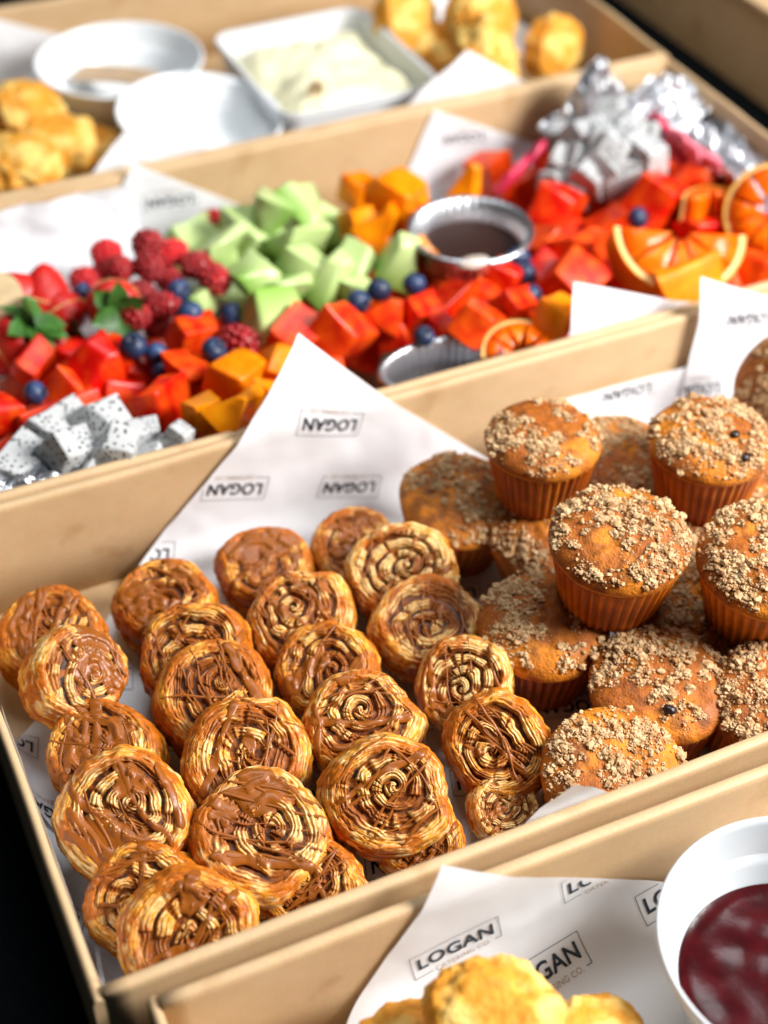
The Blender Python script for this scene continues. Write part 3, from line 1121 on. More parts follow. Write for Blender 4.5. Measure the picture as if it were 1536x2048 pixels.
# ------------------------------------------------------------------ cut fruit
def chunk_mesh(name, seed, kind, m, smooth=True):
    """an irregular hand-cut piece about 1 unit across: cube, wedge, slab or pyramid-like block with soft edges"""
    r = random.Random(seed)
    bm = bmesh.new()
    bmesh.ops.create_cube(bm, size=1.0)
    sx, sy, sz = {'cube': (1, .95, .9), 'wedge': (1.15, .85, .85), 'slab': (1.3, .95, .5), 'spike': (1.0, 1.0, 1.15)}[kind]
    for v in bm.verts:
        top = v.co.z > 0
        x, y, z = v.co
        if kind == 'wedge' and top:
            y *= r.uniform(.10, .3)
        if kind == 'spike' and top:
            x = x * .28 + .16
            y = y * .32 - .08
        if kind == 'cube' and top:
            x *= r.uniform(.72, .95)
            y *= r.uniform(.72, .95)
        v.co = Vector((x * sx + r.uniform(-.15, .15), y * sy + r.uniform(-.15, .15), z * sz + r.uniform(-.12, .12)))
    bmesh.ops.subdivide_edges(bm, edges=bm.edges[:], cuts=2, use_grid_fill=True)
    for v in bm.verts:
        p = v.co
        v.co = p + p.normalized() * float(fbm(p.x * 1.6, p.y * 1.6, p.z * 1.6, seed + 3, 2) - .5) * .30
    sharp = [e for e in bm.edges if len(e.link_faces) == 2 and e.calc_face_angle(0) > .6]
    bmesh.ops.bevel(bm, geom=sharp, offset=.085, segments=3, affect='EDGES', profile=.6)
    bmesh.ops.triangulate(bm, faces=[f for f in bm.faces if len(f.verts) > 4])
    bmesh.ops.smooth_vert(bm, verts=bm.verts[:], factor=.5, use_axis_x=True, use_axis_y=True, use_axis_z=True)
    me = bpy.data.meshes.new(name)
    bm.to_mesh(me)
    bm.free()
    me.polygons.foreach_set('use_smooth', [True] * len(me.polygons))
    me.set_sharp_from_angle(angle=math.radians(34))
    me.materials.append(m)
    return me


def chunk_set(name, m, seed, kinds):
    return [chunk_mesh(name, seed + i, k, m) for i, k in enumerate(kinds)]


SETS = {
    'W': ('watermelon_chunk', 'watermelon', 'watermelon chunks', chunk_set('watermelon_chunk', M_MELON, 10, ['cube', 'wedge', 'cube', 'spike', 'cube', 'wedge', 'slab'])),
    'G': ('honeydew_chunk', 'melon', 'green melon chunks', chunk_set('honeydew_chunk', M_HONEY, 30, ['wedge', 'slab', 'cube', 'wedge', 'spike'])),
    'O': ('orange_melon_chunk', 'melon', 'orange melon chunks', chunk_set('orange_melon_chunk', M_CANTA, 50, ['cube', 'wedge', 'cube', 'slab', 'spike'])),
    'D': ('dragonfruit_cube', 'dragonfruit', 'white dragonfruit cubes', chunk_set('dragonfruit_cube', M_DRAGON, 70, ['cube', 'slab', 'cube', 'wedge'])),
}


def eul(a, b, c):
    return Matrix.Rotation(math.radians(c), 4, 'Z') @ Matrix.Rotation(math.radians(b), 4, 'Y') @ Matrix.Rotation(math.radians(a), 4, 'X')


fr = random.Random(42)


def piece(code, px, py, wpx, z, label, shape=None, rot=None, group=None):
    nm, cat, grp, ms = SETS[code]
    k = fr.randrange(len(ms)) if shape is None else shape
    c = at(px, py, z)
    s = wpx / pxmm(c) / 1.12
    if rot is None:
        rot = (fr.uniform(-35, 35), fr.uniform(-35, 35), fr.uniform(0, 360))
    o = link(nm, ms[k], None)
    o.matrix_world = T(c) @ eul(*rot) @ Matrix.Diagonal((s * fr.uniform(.95, 1.1), s * fr.uniform(.9, 1.05), s * fr.uniform(.85, 1.0), 1))
    return tag(o, label, cat, group or grp)


# pixel of the centre, width in pixels, height above the table, label, shape, rotation
PIECES = [
    # watermelon, left half
    ('W', 70, 728, 100, .050, 'pale red watermelon chunk left of the tall pointed chunk', 2, (20, -15, 30)),
    ('W', 172, 738, 150, .056, 'tall pointed watermelon chunk near the strawberry leaves', 3, (8, 12, 20)),
    ('W', 240, 722, 105, .050, 'watermelon chunk under the blueberry right of the pointed chunk', 4, (25, 20, 60)),
    ('W', 2, 828, 90, .060, 'watermelon chunk cut by the left edge above the dragonfruit', 0, (5, 10, 15)),
    ('W', 100, 838, 150, .048, 'long flat watermelon slab behind the dragonfruit cubes', 6, (-30, 5, 12)),
    ('W', 314, 800, 125, .054, 'watermelon chunk between the dragonfruit and the orange melon', 5, (10, 10, 40)),
    ('W', 385, 672, 105, .052, 'watermelon chunk below the two bright blueberries', 2, (15, 10, 10)),
    ('W', 378, 735, 95, .056, 'upright watermelon chunk left of the near orange melon', 5, (70, 15, 30)),
    ('W', 285, 745, 70, .046, 'small watermelon chunk under the dark pair of blueberries', 0, None),
    ('W', 495, 722, 90, .046, 'watermelon piece showing behind the near orange melon', 1, (10, 0, 50)),
    ('W', 600, 668, 108, .054, 'broad watermelon chunk touching the tip of the green wedge', 4, (30, -15, 25)),
    ('W', 682, 664, 112, .056, 'watermelon chunk with a pale stripe behind the tall paper corner', 0, (38, 20, 40)),
    ('W', 645, 735, 90, .046, 'watermelon chunk low beside the tall paper corner', 1, None),
    ('W', 772, 630, 100, .054, 'watermelon chunk in front of the row of three blueberries', 5, (25, 30, 60)),
    ('W', 834, 622, 90, .050, 'watermelon chunk under the rightmost of the three middle blueberries', 2, (30, 10, 15)),
    ('W', 782, 672, 80, .040, 'shaded watermelon chunk above the near foil cup', 0, None),
    ('W', 905, 598, 110, .052, 'watermelon chunk just below the chocolate cup', 1, (35, -20, 20)),
    ('W', 955, 648, 95, .058, 'large watermelon chunk right of the near foil cup', 4, (30, 25, 50)),
    ('W', 884, 652, 80, .044, 'watermelon chunk directly behind the near foil cup', 2, None),
    ('W', 1012, 555, 85, .048, 'small watermelon cube at the right foot of the chocolate cup', 0, (15, 10, 40)),
    ('W', 1026, 614, 95, .054, 'watermelon cube above the small orange rind', 2, (25, 15, 15)),
    ('W', 1078, 476, 95, .050, 'watermelon chunk with a pale patch touching the chocolate cup rim', 1, (35, 20, 110)),
    ('W', 1156, 490, 110, .052, 'watermelon chunk in the middle of the right red heap', 5, (30, 10, 30)),
    ('W', 1115, 412, 100, .048, 'dark red watermelon chunk under the left dragonfruit cubes', 0, (20, 20, 45)),
    ('W', 1146, 560, 115, .050, 'watermelon chunk behind the rounded paper flap', 4, (40, -10, 30)),
    ('W', 1088, 545, 90, .044, 'watermelon chunk between two blueberries right of the chocolate cup', 2, None),
    ('W', 1222, 436, 105, .050, 'watermelon chunk above the left tip of the orange wedge', 1, (30, 10, 70)),
    ('W', 1320, 412, 125, .052, 'big dark red watermelon chunk above the orange wedge', 4, (20, 25, 30)),
    ('W', 1405, 462, 95, .046, 'watermelon chunk under the pale end of the orange piece', 5, (25, 10, 0)),
    ('W', 1510, 548, 110, .048, 'watermelon chunk cut by the right edge behind the orange wedge', 2, None),
    ('W', 965, 585, 80, .042, 'shaded watermelon chunk under the chocolate cup', 0, None),
    ('W', 1060, 655, 90, .044, 'watermelon chunk left of the single orange melon cube', 1, None),
    ('W', 1230, 540, 90, .036, 'shaded watermelon chunk left of the orange wedge', 0, None),
    ('W', 1270, 480, 90, .040, 'watermelon chunk hidden behind the orange wedge', 2, None),
    ('W', 160, 800, 120, .042, 'low watermelon chunk under the tall pointed one', 0, None),
    ('W', 240, 795, 100, .040, 'low watermelon chunk behind the dragonfruit heap', 2, None),
    ('W', 440, 690, 90, .040, 'low watermelon chunk under the dark raspberry', 2, None),
    ('W', 40, 895, 110, .050, 'dark red watermelon chunk behind the foil edge', 6, (-20, 0, 20)),
    # honeydew
    ('G', 540, 412, 120, .066, 'tallest green melon wedge with a dark green rind edge at the back', 0, (-52, 20, 60)),
    ('G', 616, 412, 105, .056, 'green melon slab leaning right of the tallest wedge', 1, (40, 35, 50)),
    ('G', 448, 490, 110, .052, 'green melon wedge behind the heart shaped raspberry', 3, (35, -15, 20)),
    ('G', 505, 462, 130, .050, 'broad green melon chunk below the tallest wedge', 2, (20, 10, 15)),
    ('G', 505, 545, 110, .058, 'upright green melon wedge right of the heart shaped raspberry', 0, (60, 10, 100)),
    ('G', 602, 478, 110, .056, 'green melon chunk in the middle of the green heap', 3, (30, 15, 25)),
    ('G', 606, 528, 100, .056, 'rounded green melon chunk in the centre of the green heap', 2, (25, 20, 40)),
    ('G', 655, 552, 110, .056, 'pale green melon wedge at the right of the green heap', 4, (20, 5, 30)),
    ('G', 574, 574, 85, .054, 'small green melon piece above the pointed front wedge', 3, (40, 5, 10)),
    ('G', 555, 634, 130, .058, 'front green melon wedge pointing down at the watermelon', 0, (125, 8, 20)),
    ('G', 700, 525, 90, .050, 'green melon chunk next to the rear orange melon', 2, None),
    ('G', 716, 578, 75, .048, 'little green melon cube above the paired blueberries', 2, (10, 10, 30)),
    ('G', 802, 522, 105, .056, 'lone green melon wedge in front of the chocolate cup', 4, (15, -10, 60)),
    ('G', 392, 470, 70, .044, 'olive green melon end at the far left of the green heap', 1, None),
    ('G', 412, 604, 66, .048, 'thin pale green slice between the bright blueberries', 1, (75, 10, 60)),
    ('G', 668, 448, 85, .046, 'green melon chunk low behind the green heap', 3, None),
    ('G', 530, 610, 90, .044, 'green melon chunk hidden under the front wedge', 2, None),
    # orange melon
    ('O', 716, 378, 75, .062, 'deep orange melon cube at the back left of the rear orange heap', 0, (10, 10, 20)),
    ('O', 790, 392, 110, .060, 'orange melon chunk at the top of the rear orange heap', 2, (25, 15, 40)),
    ('O', 714, 442, 70, .058, 'orange melon cube beside the green heap', 0, (60, 10, 10)),
    ('O', 764, 452, 100, .058, 'bright yellow orange melon wedge at the front of the rear heap', 1, (35, 20, 60)),
    ('O', 826, 400, 75, .052, 'orange melon piece left of the chocolate cup rim', 2, None),
    ('O', 936, 368, 80, .056, 'orange melon tip showing behind the chocolate cup', 4, (10, 0, 30)),
    ('O', 852, 512, 70, .050, 'orange melon sliver between the lone green wedge and the chocolate cup', 3, (70, 10, 80)),
    ('O', 742, 508, 70, .044, 'orange melon piece low behind the lone green wedge', 0, None),
    ('O', 820, 445, 80, .044, 'orange melon piece low at the left of the chocolate cup', 2, None),
    ('O', 470, 762, 120, .056, 'orange melon chunk at the back of the near orange heap', 2, (15, 15, 35)),
    ('O', 484, 815, 120, .066, 'bright yellow front wedge of the near orange heap', 1, (30, 25, 50)),
    ('O', 404, 826, 75, .062, 'upright orange melon piece at the left of the near heap', 0, (70, 10, 10)),
    ('O', 560, 735, 80, .056, 'orange melon piece touching the top of the tall paper corner', 2, None),
    ('O', 565, 790, 85, .060, 'orange melon piece partly covered by the tall paper corner', 1, (60, 20, 20)),
    ('O', 1112, 630, 90, .062, 'single orange melon cube beside the rounded paper flap', 0, (12, 10, 25)),
    ('O', 1372, 566, 125, .060, 'orange melon slab in front of the big orange wedge', 3, (55, 0, 8)),
    ('O', 430, 860, 90, .050, 'orange melon piece low at the near wall', 2, None),
    # dragonfruit near the front left
    ('D', 125, 852, 105, .060, 'dragonfruit piece at the back left of the near heap', 1, (25, 10, 20)),
    ('D', 212, 842, 105, .062, 'dragonfruit cube on top of the near heap', 2, (30, 15, 40)),
    ('D', 132, 898, 110, .066, 'large flat dragonfruit cube with many seeds at the front left', 0, (30, 20, 30)),
    ('D', 238, 890, 95, .068, 'upright dragonfruit cube at the front of the near heap', 2, (18, -15, 65)),
    ('D', 284, 868, 75, .060, 'narrow dragonfruit piece right of the upright cube', 0, (10, 10, 10)),
    ('D', 350, 878, 72, .062, 'small dragonfruit piece left of the near orange heap', 0, (20, 20, 50)),
    ('D', 42, 922, 100, .060, 'dragonfruit piece cut by the foil at the left', 1, (20, 0, 30)),
    ('D', 178, 940, 90, .058, 'dragonfruit piece low at the near wall', 3, None),
    ('D', 190, 885, 80, .052, 'dragonfruit piece in the shade inside the near heap', 0, None),
    ('D', 300, 905, 70, .058, 'dragonfruit piece squeezed against the near wall', 1, None),
    # dragonfruit at the far right
    ('D', 1130, 322, 74, .060, 'dragonfruit cube at the left of the far heap', 0, None),
    ('D', 1185, 350, 79, .062, 'dragonfruit cube at the front of the far heap', 2, None),
    ('D', 1225, 305, 79, .074, 'dragonfruit cube in the middle of the far heap', 0, None),
    ('D', 1290, 312, 83, .072, 'squarest dragonfruit cube at the right of the far heap', 0, (8, 5, 20)),
    ('D', 1262, 255, 70, .078, 'dragonfruit cube at the top right of the far heap', 2, None),
    ('D', 1180, 268, 74, .076, 'dragonfruit cube at the top left of the far heap', 0, None),
    ('D', 1240, 360, 74, .060, 'dragonfruit cube above the dark red watermelon', 3, None),
    ('D', 1110, 368, 66, .050, 'lowest left dragonfruit cube of the far heap', 0, None),
    ('D', 1165, 310, 70, .066, 'dragonfruit cube tucked in the left of the far heap', 2, None),
    ('D', 1220, 225, 66, .080, 'dragonfruit cube touching the foil peak', 0, None),
    ('D', 1300, 365, 66, .052, 'dragonfruit cube behind the big dark red watermelon chunk', 0, None),
    ('D', 1120, 270, 61, .064, 'dragonfruit cube beside the far paper corner', 2, None),
    ('D', 1150, 345, 68, .058, 'small dragonfruit cube between the front cubes of the far heap', 0, None),
    ('D', 1262, 335, 70, .066, 'dragonfruit cube left of the squarest cube', 2, None),
    ('D', 1205, 330, 68, .070, 'dragonfruit cube just above the front of the far heap', 3, None),
    ('D', 1258, 282, 66, .078, 'dragonfruit cube above the middle of the far heap', 0, None),
    ('D', 1148, 290, 66, .070, 'dragonfruit cube at the upper left slope of the far heap', 3, None),
    ('D', 1205, 272, 66, .080, 'dragonfruit cube under the foil peak', 2, None),
    ('D', 1300, 268, 63, .072, 'dragonfruit cube beside the deep pink peel', 3, None),
    ('D', 1165, 380, 66, .050, 'dragonfruit cube low above the dark red watermelon chunk', 0, None),
]
for (code, px, py, w, z, lab, k, rot) in PIECES:
    piece(code, px, py, w, z, lab, k, rot)


under = random.Random(9)
for (code, x0, x1, y0, y1, nx, ny, lab) in (('W', .03, .57, .305, .44, 15, 4, 'watermelon chunk half hidden beneath the top layer of the fruit box'),
                                            ('G', .20, .30, .44, .53, 3, 3, 'green melon chunk half hidden beneath the green heap'),
                                            ('W', .42, .56, .44, .53, 4, 3, 'watermelon chunk half hidden beneath the far right fruit')):
    for i in range(nx):
        for j in range(ny):
            x, y = x0 + (x1 - x0) * (i + .5 + under.uniform(-.25, .25)) / nx, y0 + (y1 - y0) * (j + .5 + under.uniform(-.25, .25)) / ny
            if (x - .282) ** 2 + (y - .318) ** 2 < .052 ** 2:
                continue
            nm, cat, grp, ms = SETS[code]
            o = link(nm, ms[under.randrange(len(ms))], None)
            z = .030
            sc = .030
            o.matrix_world = T((x, y, z)) @ eul(under.uniform(-30, 30), under.uniform(-30, 30), under.uniform(0, 360)) @ Matrix.Scale(sc, 4)
            tag(o, lab, cat, 'lower layer: ' + lab.split(' half')[0])


def berry_blob(name, parts, m):
    V, F, off = [], [], 0
    for (c, r, (iv, jf)) in parts:
        V.append(iv * r + np.array(c))
        F.append(jf + off)
        off += len(iv)
    return mesh_data(name, np.concatenate(V), np.concatenate(F), True, mats=(m,))


def raspberry_mesh(seed):
    r = random.Random(seed)
    parts = [((0, 0, 0), np.array((.0085, .0085, .010)), ICO2)]
    for ring, (z, rad, n) in enumerate(((.0092, .0, 1), (.0078, .0042, 6), (.0042, .0068, 9), (0, .0082, 11), (-.0042, .0080, 11), (-.0080, .0066, 9))):
        for j in range(n):
            a = 2 * PI * (j + .5 * (ring % 2)) / n
            parts.append(((rad * math.cos(a), rad * math.sin(a), z), .0026 * r.uniform(.9, 1.15), ICO1))
    return berry_blob('raspberry', parts, M_RASP)


RASP = [raspberry_mesh(1), raspberry_mesh(2)]
for (px, py, w, z, rot, lab) in [
    (215, 505, 62, .056, (60, 20, 40), 'very dark raspberry at the upper left of the raspberry heap'),
    (300, 492, 70, .060, (80, 0, 20), 'bright raspberry at the top of the raspberry heap'),
    (345, 505, 62, .056, (70, 10, 80), 'raspberry at the top right of the raspberry heap'),
    (242, 538, 60, .058, (75, 0, 10), 'raspberry below the very dark one'),
    (300, 535, 66, .060, (90, 20, 10), 'shiny raspberry in the middle of the heap'),
    (172, 562, 62, .050, (70, 10, 30), 'dark raspberry at the far left of the raspberry heap'),
    (395, 530, 62, .054, (75, 30, 50), 'dark raspberry left of the green melon'),
    (432, 560, 66, .058, (105, -15, 15), 'bright heart shaped raspberry against the green melon'),
    (285, 590, 62, .056, (80, 0, 0), 'raspberry under the shiny middle one'),
    (330, 612, 64, .056, (85, 10, 60), 'raspberry left of the upper bright blueberry'),
    (272, 632, 68, .054, (90, 0, 30), 'long raspberry right of the strawberry leaves'),
    (245, 588, 60, .050, (70, 20, 10), 'raspberry left of the middle of the heap'),
    (340, 560, 58, .048, (60, 0, 10), 'shaded raspberry between the dark ones'),
    (482, 684, 80, .052, (80, 0, 40), 'big dark red raspberry above the near orange melon'),
    (428, 442, 52, .046, (80, 0, 40), 'small raspberry showing behind the green melon heap'),
    (210, 555, 58, .046, (80, 10, 40), 'shaded raspberry low at the left of the heap'),
    (320, 655, 58, .044, (80, 10, 40), 'shaded raspberry below the raspberry heap'),
]:
    c = at(px, py, z)
    o = link('raspberry', RASP[fr.randrange(2)], None)
    o.matrix_world = T(c) @ eul(*rot) @ Matrix.Scale(w / pxmm(c) / .0215, 4)
    tag(o, lab, 'raspberry', 'raspberries')


def blueberry_parts():
    iv, jf = ICO3
    P = iv * np.array((.0075, .0075, .0068))
    q = np.hypot(P[:, 0], P[:, 1])
    P[:, 2] -= np.where((P[:, 2] > 0), .0016 * np.exp(-(q / .0020) ** 2), 0)
    body = mesh_data('berry', P, jf, True, mats=(M_BLUE,))
    V, F = [], []
    n = 20
    for j in range(n):
        a = 2 * PI * j / n
        k = .5 + .5 * math.cos(5 * a)
        for (r, z) in ((.0012, .0056), (.0020 + .0005 * k, .0066 + .0006 * k), (.0024 + .0009 * k, .0069 + .0003 * k)):
            V.append((r * math.cos(a), r * math.sin(a), z))
    F = [(j * 3 + i, ((j + 1) % n) * 3 + i, ((j + 1) % n) * 3 + i + 1, j * 3 + i + 1) for j in range(n) for i in range(2)]
    crown = mesh_data('crown', V, F, True, mats=(M_BLUECROWN,))
    return body, crown


BLUE = blueberry_parts()
for (px, py, w, z, rot, lab) in [
    (357, 582, 48, .060, (60, 30, 10), 'pale blue blueberry at the right of the raspberry heap'),
    (379, 628, 56, .062, (-60, 20, 0), 'bright blue blueberry above the watermelon'),
    (463, 630, 52, .060, (-70, 10, 40), 'blue blueberry touching the front green wedge'),
    (266, 692, 56, .066, (20, -10, 0), 'frosted blueberry on the tall watermelon chunks'),
    (312, 708, 48, .060, (80, 0, 0), 'dark blueberry right of the frosted one'),
    (322, 742, 44, .052, (80, 40, 0), 'black looking blueberry below the dark one'),
    (428, 700, 52, .062, (30, 30, 0), 'dark blueberry left of the big dark raspberry'),
    (70, 786, 50, .056, (80, 0, 60), 'dark blueberry alone at the left below the pale watermelon'),
    (716, 604, 50, .058, (70, 60, 0), 'left blueberry of the three in the middle'),
    (757, 580, 50, .060, (-60, 20, 0), 'centre blueberry of the three in the middle'),
    (828, 568, 48, .058, (-40, 20, 0), 'right blueberry of the three in the middle'),
    (848, 672, 44, .060, (20, 10, 0), 'blueberry just above the near foil cup rim'),
    (1036, 520, 52, .056, (70, 0, 0), 'blueberry at the right foot of the chocolate cup'),
    (1052, 548, 46, .050, (70, 80, 0), 'blueberry below the one at the chocolate cup'),
    (1062, 592, 48, .056, (80, 0, 30), 'blueberry beside the watermelon above the small rind'),
    (1276, 436, 44, .056, (70, 0, 60), 'blueberry between the far red chunks above the orange wedge'),
    (166, 584, 40, .054, (70, 0, 60), 'small blue grey blueberry above the strawberry leaves'),
]:
    c = at(px, py, z)
    root = thing('blueberry', lab, 'blueberry', T(c) @ eul(*rot) @ Matrix.Scale(w / pxmm(c) / .0150, 4), 'blueberries')
    link('berry', BLUE[0], root)
    link('crown', BLUE[1], root)


def strawberry_mesh(seed):
    n, V = 36, []
    prof = [(.0005, -.019), (.004, -.0175), (.008, -.0135), (.0115, -.007), (.0138, 0), (.0142, .006), (.0125, .0105), (.008, .0125), (.001, .012)]
    for (r, z) in prof:
        for j in range(n):
            a = 2 * PI * j / n
            V.append((r * math.cos(a), r * math.sin(a), z))
    return mesh_data('flesh', V, grid_faces(len(prof), n, True), True, mats=(M_STRAW,))


def leaf_mesh(seed, L=.014, Wd=.005):
    r = random.Random(seed)
    V, F = [], []
    n = 9
    cur = r.uniform(.2, .7)
    for i in range(n):
        t = i / (n - 1)
        w = Wd * math.sin(PI * min(1, t * .96 + .04)) ** .8 * (1 - .15 * (i % 2))
        z = L * (.35 * t - cur * t * t)
        V += [(L * t, -w, z + .0012), (L * t, 0, z), (L * t, w, z + .0012)]
    for i in range(n - 1):
        for j in range(2):
            k = i * 3 + j
            F.append((k, k + 3, k + 4, k + 1))
    return mesh_data('leaf', V, F, True, mats=(M_LEAF,))


LEAVES = [leaf_mesh(k) for k in range(4)]
SM = strawberry_mesh(1)
disc_n = 28


def core_mesh():
    V = [(0, 0, .0004)] + [(.0098 * math.cos(2 * PI * j / disc_n), .0098 * math.sin(2 * PI * j / disc_n) * 1.15, 0) for j in range(disc_n)]
    return mesh_data('pale_core', V, [(0, 1 + j, 1 + (j + 1) % disc_n) for j in range(disc_n)], True, mats=(M_STRAWIN,))


COREM = core_mesh()


def straw_seeds():
    V, F, off = [], [], 0
    iv, jf = ICO1
    prof = [(.004, -.0175), (.008, -.0135), (.0115, -.007), (.0138, 0), (.0142, .006), (.0125, .0105)]
    zs = [p[1] for p in prof]
    rs = [p[0] for p in prof]
    for k in range(70):
        z = -.016 + .026 * ((k * .618) % 1)
        a = k * 2.39996
        r = float(np.interp(z, zs, rs))
        V.append(iv * np.array((.0005, .0005, .0008)) + (r * math.cos(a), r * math.sin(a), z))
        F.append(jf + off)
        off += len(iv)
    return mesh_data('seeds', np.concatenate(V), np.concatenate(F), True, mats=(M_PITH,))


SEEDS = straw_seeds()
for (px, py, w, z, rot, nl, core, lab) in [
    (18, 600, 120, .054, (95, 0, 70), 0, True, 'strawberry with a pale cut face at the left edge'),
    (92, 600, 110, .052, (150, 20, 10), 0, False, 'strawberry behind the leaves at the left, second from the edge'),
    (122, 625, 100, .048, (120, 10, 40), 0, False, 'strawberry in the shade left of the leaf cluster'),
    (225, 610, 110, .054, (70, 20, -10), 7, False, 'strawberry with its bright leaf cluster facing the viewer'),
    (35, 690, 120, .046, (40, 10, 60), 9, False, 'strawberry with dark spreading leaves low at the left edge'),
    (105, 700, 90, .036, (40, 60, 60), 8, False, 'strawberry with dark leaves in the shade behind the pale watermelon chunk'),
]:
    c = at(px, py, z)
    s = w / pxmm(c) / .0284
    root = thing('strawberry', lab, 'strawberry', T(c) @ eul(*rot) @ Matrix.Scale(s, 4), 'strawberries')
    link('flesh', SM, root)
    link('seeds', SEEDS, root)['kind'] = 'stuff'
    if core:
        root.matrix_world = T(c) @ FACE @ Matrix.Rotation(-PI / 2, 4, 'Y') @ eul(20, 0, 0) @ Matrix.Scale(s, 4)
    for k in range(nl):
        link('leaf', LEAVES[k % 4], root, T((0, 0, .0125)) @ Matrix.Rotation(2 * PI * k / nl + fr.uniform(-.2, .2), 4, 'Z') @ Matrix.Rotation(fr.uniform(-.7, .1), 4, 'Y') @ Matrix.Scale(1.25, 4))
    if core:
        link('pale_core', COREM, root, T((.0146, .0, .000)) @ Matrix.Rotation(PI / 2, 4, 'Y') @ Matrix.Scale(1.0, 4))


# ------------------------------------------------------------------ orange wedges
def orange_wedge(label, M, R=.036, thick=.017, a0=0.0, a1=PI):
    root = thing('orange_wedge', label, 'orange', M, 'orange wedges')
    n = 36

    def sector(r0, r1, z0, z1, da=0, e=.0):
        V = []
        for i in range(n):
            a = a0 + da + (a1 - a0 - 2 * da) * i / (n - 1)
            c, s = math.cos(a), math.sin(a)
            V += [(r0 * c, r0 * s, z0), (r1 * c, r1 * s, z0), (r1 * c, r1 * s, z1), (r0 * c, r0 * s, z1)]
        F = grid_faces(n, 4, True) + [(3, 2, 1, 0), tuple((n - 1) * 4 + k for k in range(4))]
        return V, F
    V, F = sector(R * .972, R, -thick / 2, thick / 2)
    link('rind', mesh_data('rind', V, F, False, mats=(M_RIND,)), root)
    V, F = sector(R * .905, R * .973, -thick / 2 + .0003, thick / 2 - .0003)
    link('pith', mesh_data('pith', V, F, False, mats=(M_PITH,)), root)
    k = max(2, int(round((a1 - a0) / (PI / 5))))
    w = (a1 - a0) / k
    for j in range(k):
        V, m = [], 8
        b0, b1 = a0 + j * w + .012, a0 + (j + 1) * w - .012
        for (sc, z) in ((.97, -thick / 2 + .001), (1, -thick / 2 + .003), (1, thick / 2 - .002), (.985, thick / 2 + .0006), (.6, thick / 2 + .0012)):
            mid = (b0 + b1) / 2
            V.append((.006 * math.cos(mid), .006 * math.sin(mid), z))
            for i in range(m):
                a = mid + (b1 - b0) * sc * (i / (m - 1) - .5)
                V.append((R * .908 * sc * math.cos(a), R * .908 * sc * math.sin(a), z))
        F = grid_faces(5, m + 1, True) + [tuple(range(m, -1, -1)), tuple(4 * (m + 1) + i for i in range(m + 1))]
        link('segment', mesh_data('segment', V, F, True, mats=(M_ORANGE,)), root)
    return root


orange_wedge('large half moon orange wedge lying in front of the red heap', T(at(1350, 476, .066)) @ FACE @ eul(-14, 6, -3), R=.0405, thick=.022, a0=PI, a1=2 * PI)
orange_wedge('round orange slice standing at the right edge', T(at(1548, 425, .066)) @ FACE @ eul(-6, -22, 15), R=.030, thick=.012, a0=0, a1=2 * PI - .001)
orange_wedge('small orange wedge with a curved rind at the near wall', T(at(1040, 718, .046)) @ FACE @ eul(-24, 6, 6), R=.0225, thick=.012, a0=0, a1=PI)
orange_wedge('pale ended orange piece leaning behind the round slice', T(at(1424, 440, .056)) @ FACE @ eul(-50, 0, 0), R=.020, thick=.026, a0=.2, a1=PI - .2)


# ------------------------------------------------------------------ dragonfruit skins
def skin(label, pts, width, M_out):
    """a curved strip of pink peel along world points"""
    pts = np.array(pts)
    n, m = 40, 7
    tt = np.linspace(0, len(pts) - 1, n)
    P = np.stack([np.interp(tt, range(len(pts)), pts[:, k]) for k in range(3)], 1)
    V, F, mi = [], [], []
    for i in range(n):
        d = P[min(i + 1, n - 1)] - P[max(i - 1, 0)]
        d /= np.linalg.norm(d)
        side = np.cross(d, (0, 0, 1))
        side /= np.linalg.norm(side)
        wv = width * (.35 + .65 * math.sin(PI * i / (n - 1)))
        for j in range(m):
            k = j / (m - 1) - .5
            V.append(P[i] + side * k * wv * .6 + np.array((0, 0, 1)) * (wv * (k + .5) + .003 * math.sin(9 * i / n + j)))
    V = np.array(V)
    C = V.mean(0)
    o = link('dragonfruit_peel', mesh_data('dragonfruit_peel', V - C, grid_faces(n, m), True, mats=(M_out,)), None)
    o.location = C
    sm = o.modifiers.new('thickness', 'SOLIDIFY')
    sm.thickness = .003
    return tag(o, label, 'fruit peel', 'dragonfruit peels')


skin('thin red pink dragonfruit peel between the far paper corner and its heap', [at(990, 385, .050), at(1040, 340, .060), at(1085, 290, .068)], .007, M_PINK)
skin('deep pink dragonfruit peel behind the squarest dragonfruit cube', [at(1285, 270, .062), at(1330, 285, .066), at(1365, 330, .060)], .022, M_PINK)
skin('pale pink dragonfruit peel below the crumpled foil', [at(1345, 320, .056), at(1400, 330, .060), at(1440, 345, .056)], .016, M_PINKIN)
skin('bright pink dragonfruit peel touching the crumpled foil', [at(1330, 285, .070), at(1370, 300, .072), at(1400, 320, .068)], .014, M_PINKIN)
skin('dark pink dragonfruit peel under the left of the far heap', [at(1060, 430, .040), at(1100, 400, .046), at(1150, 410, .042)], .014, M_PINK)


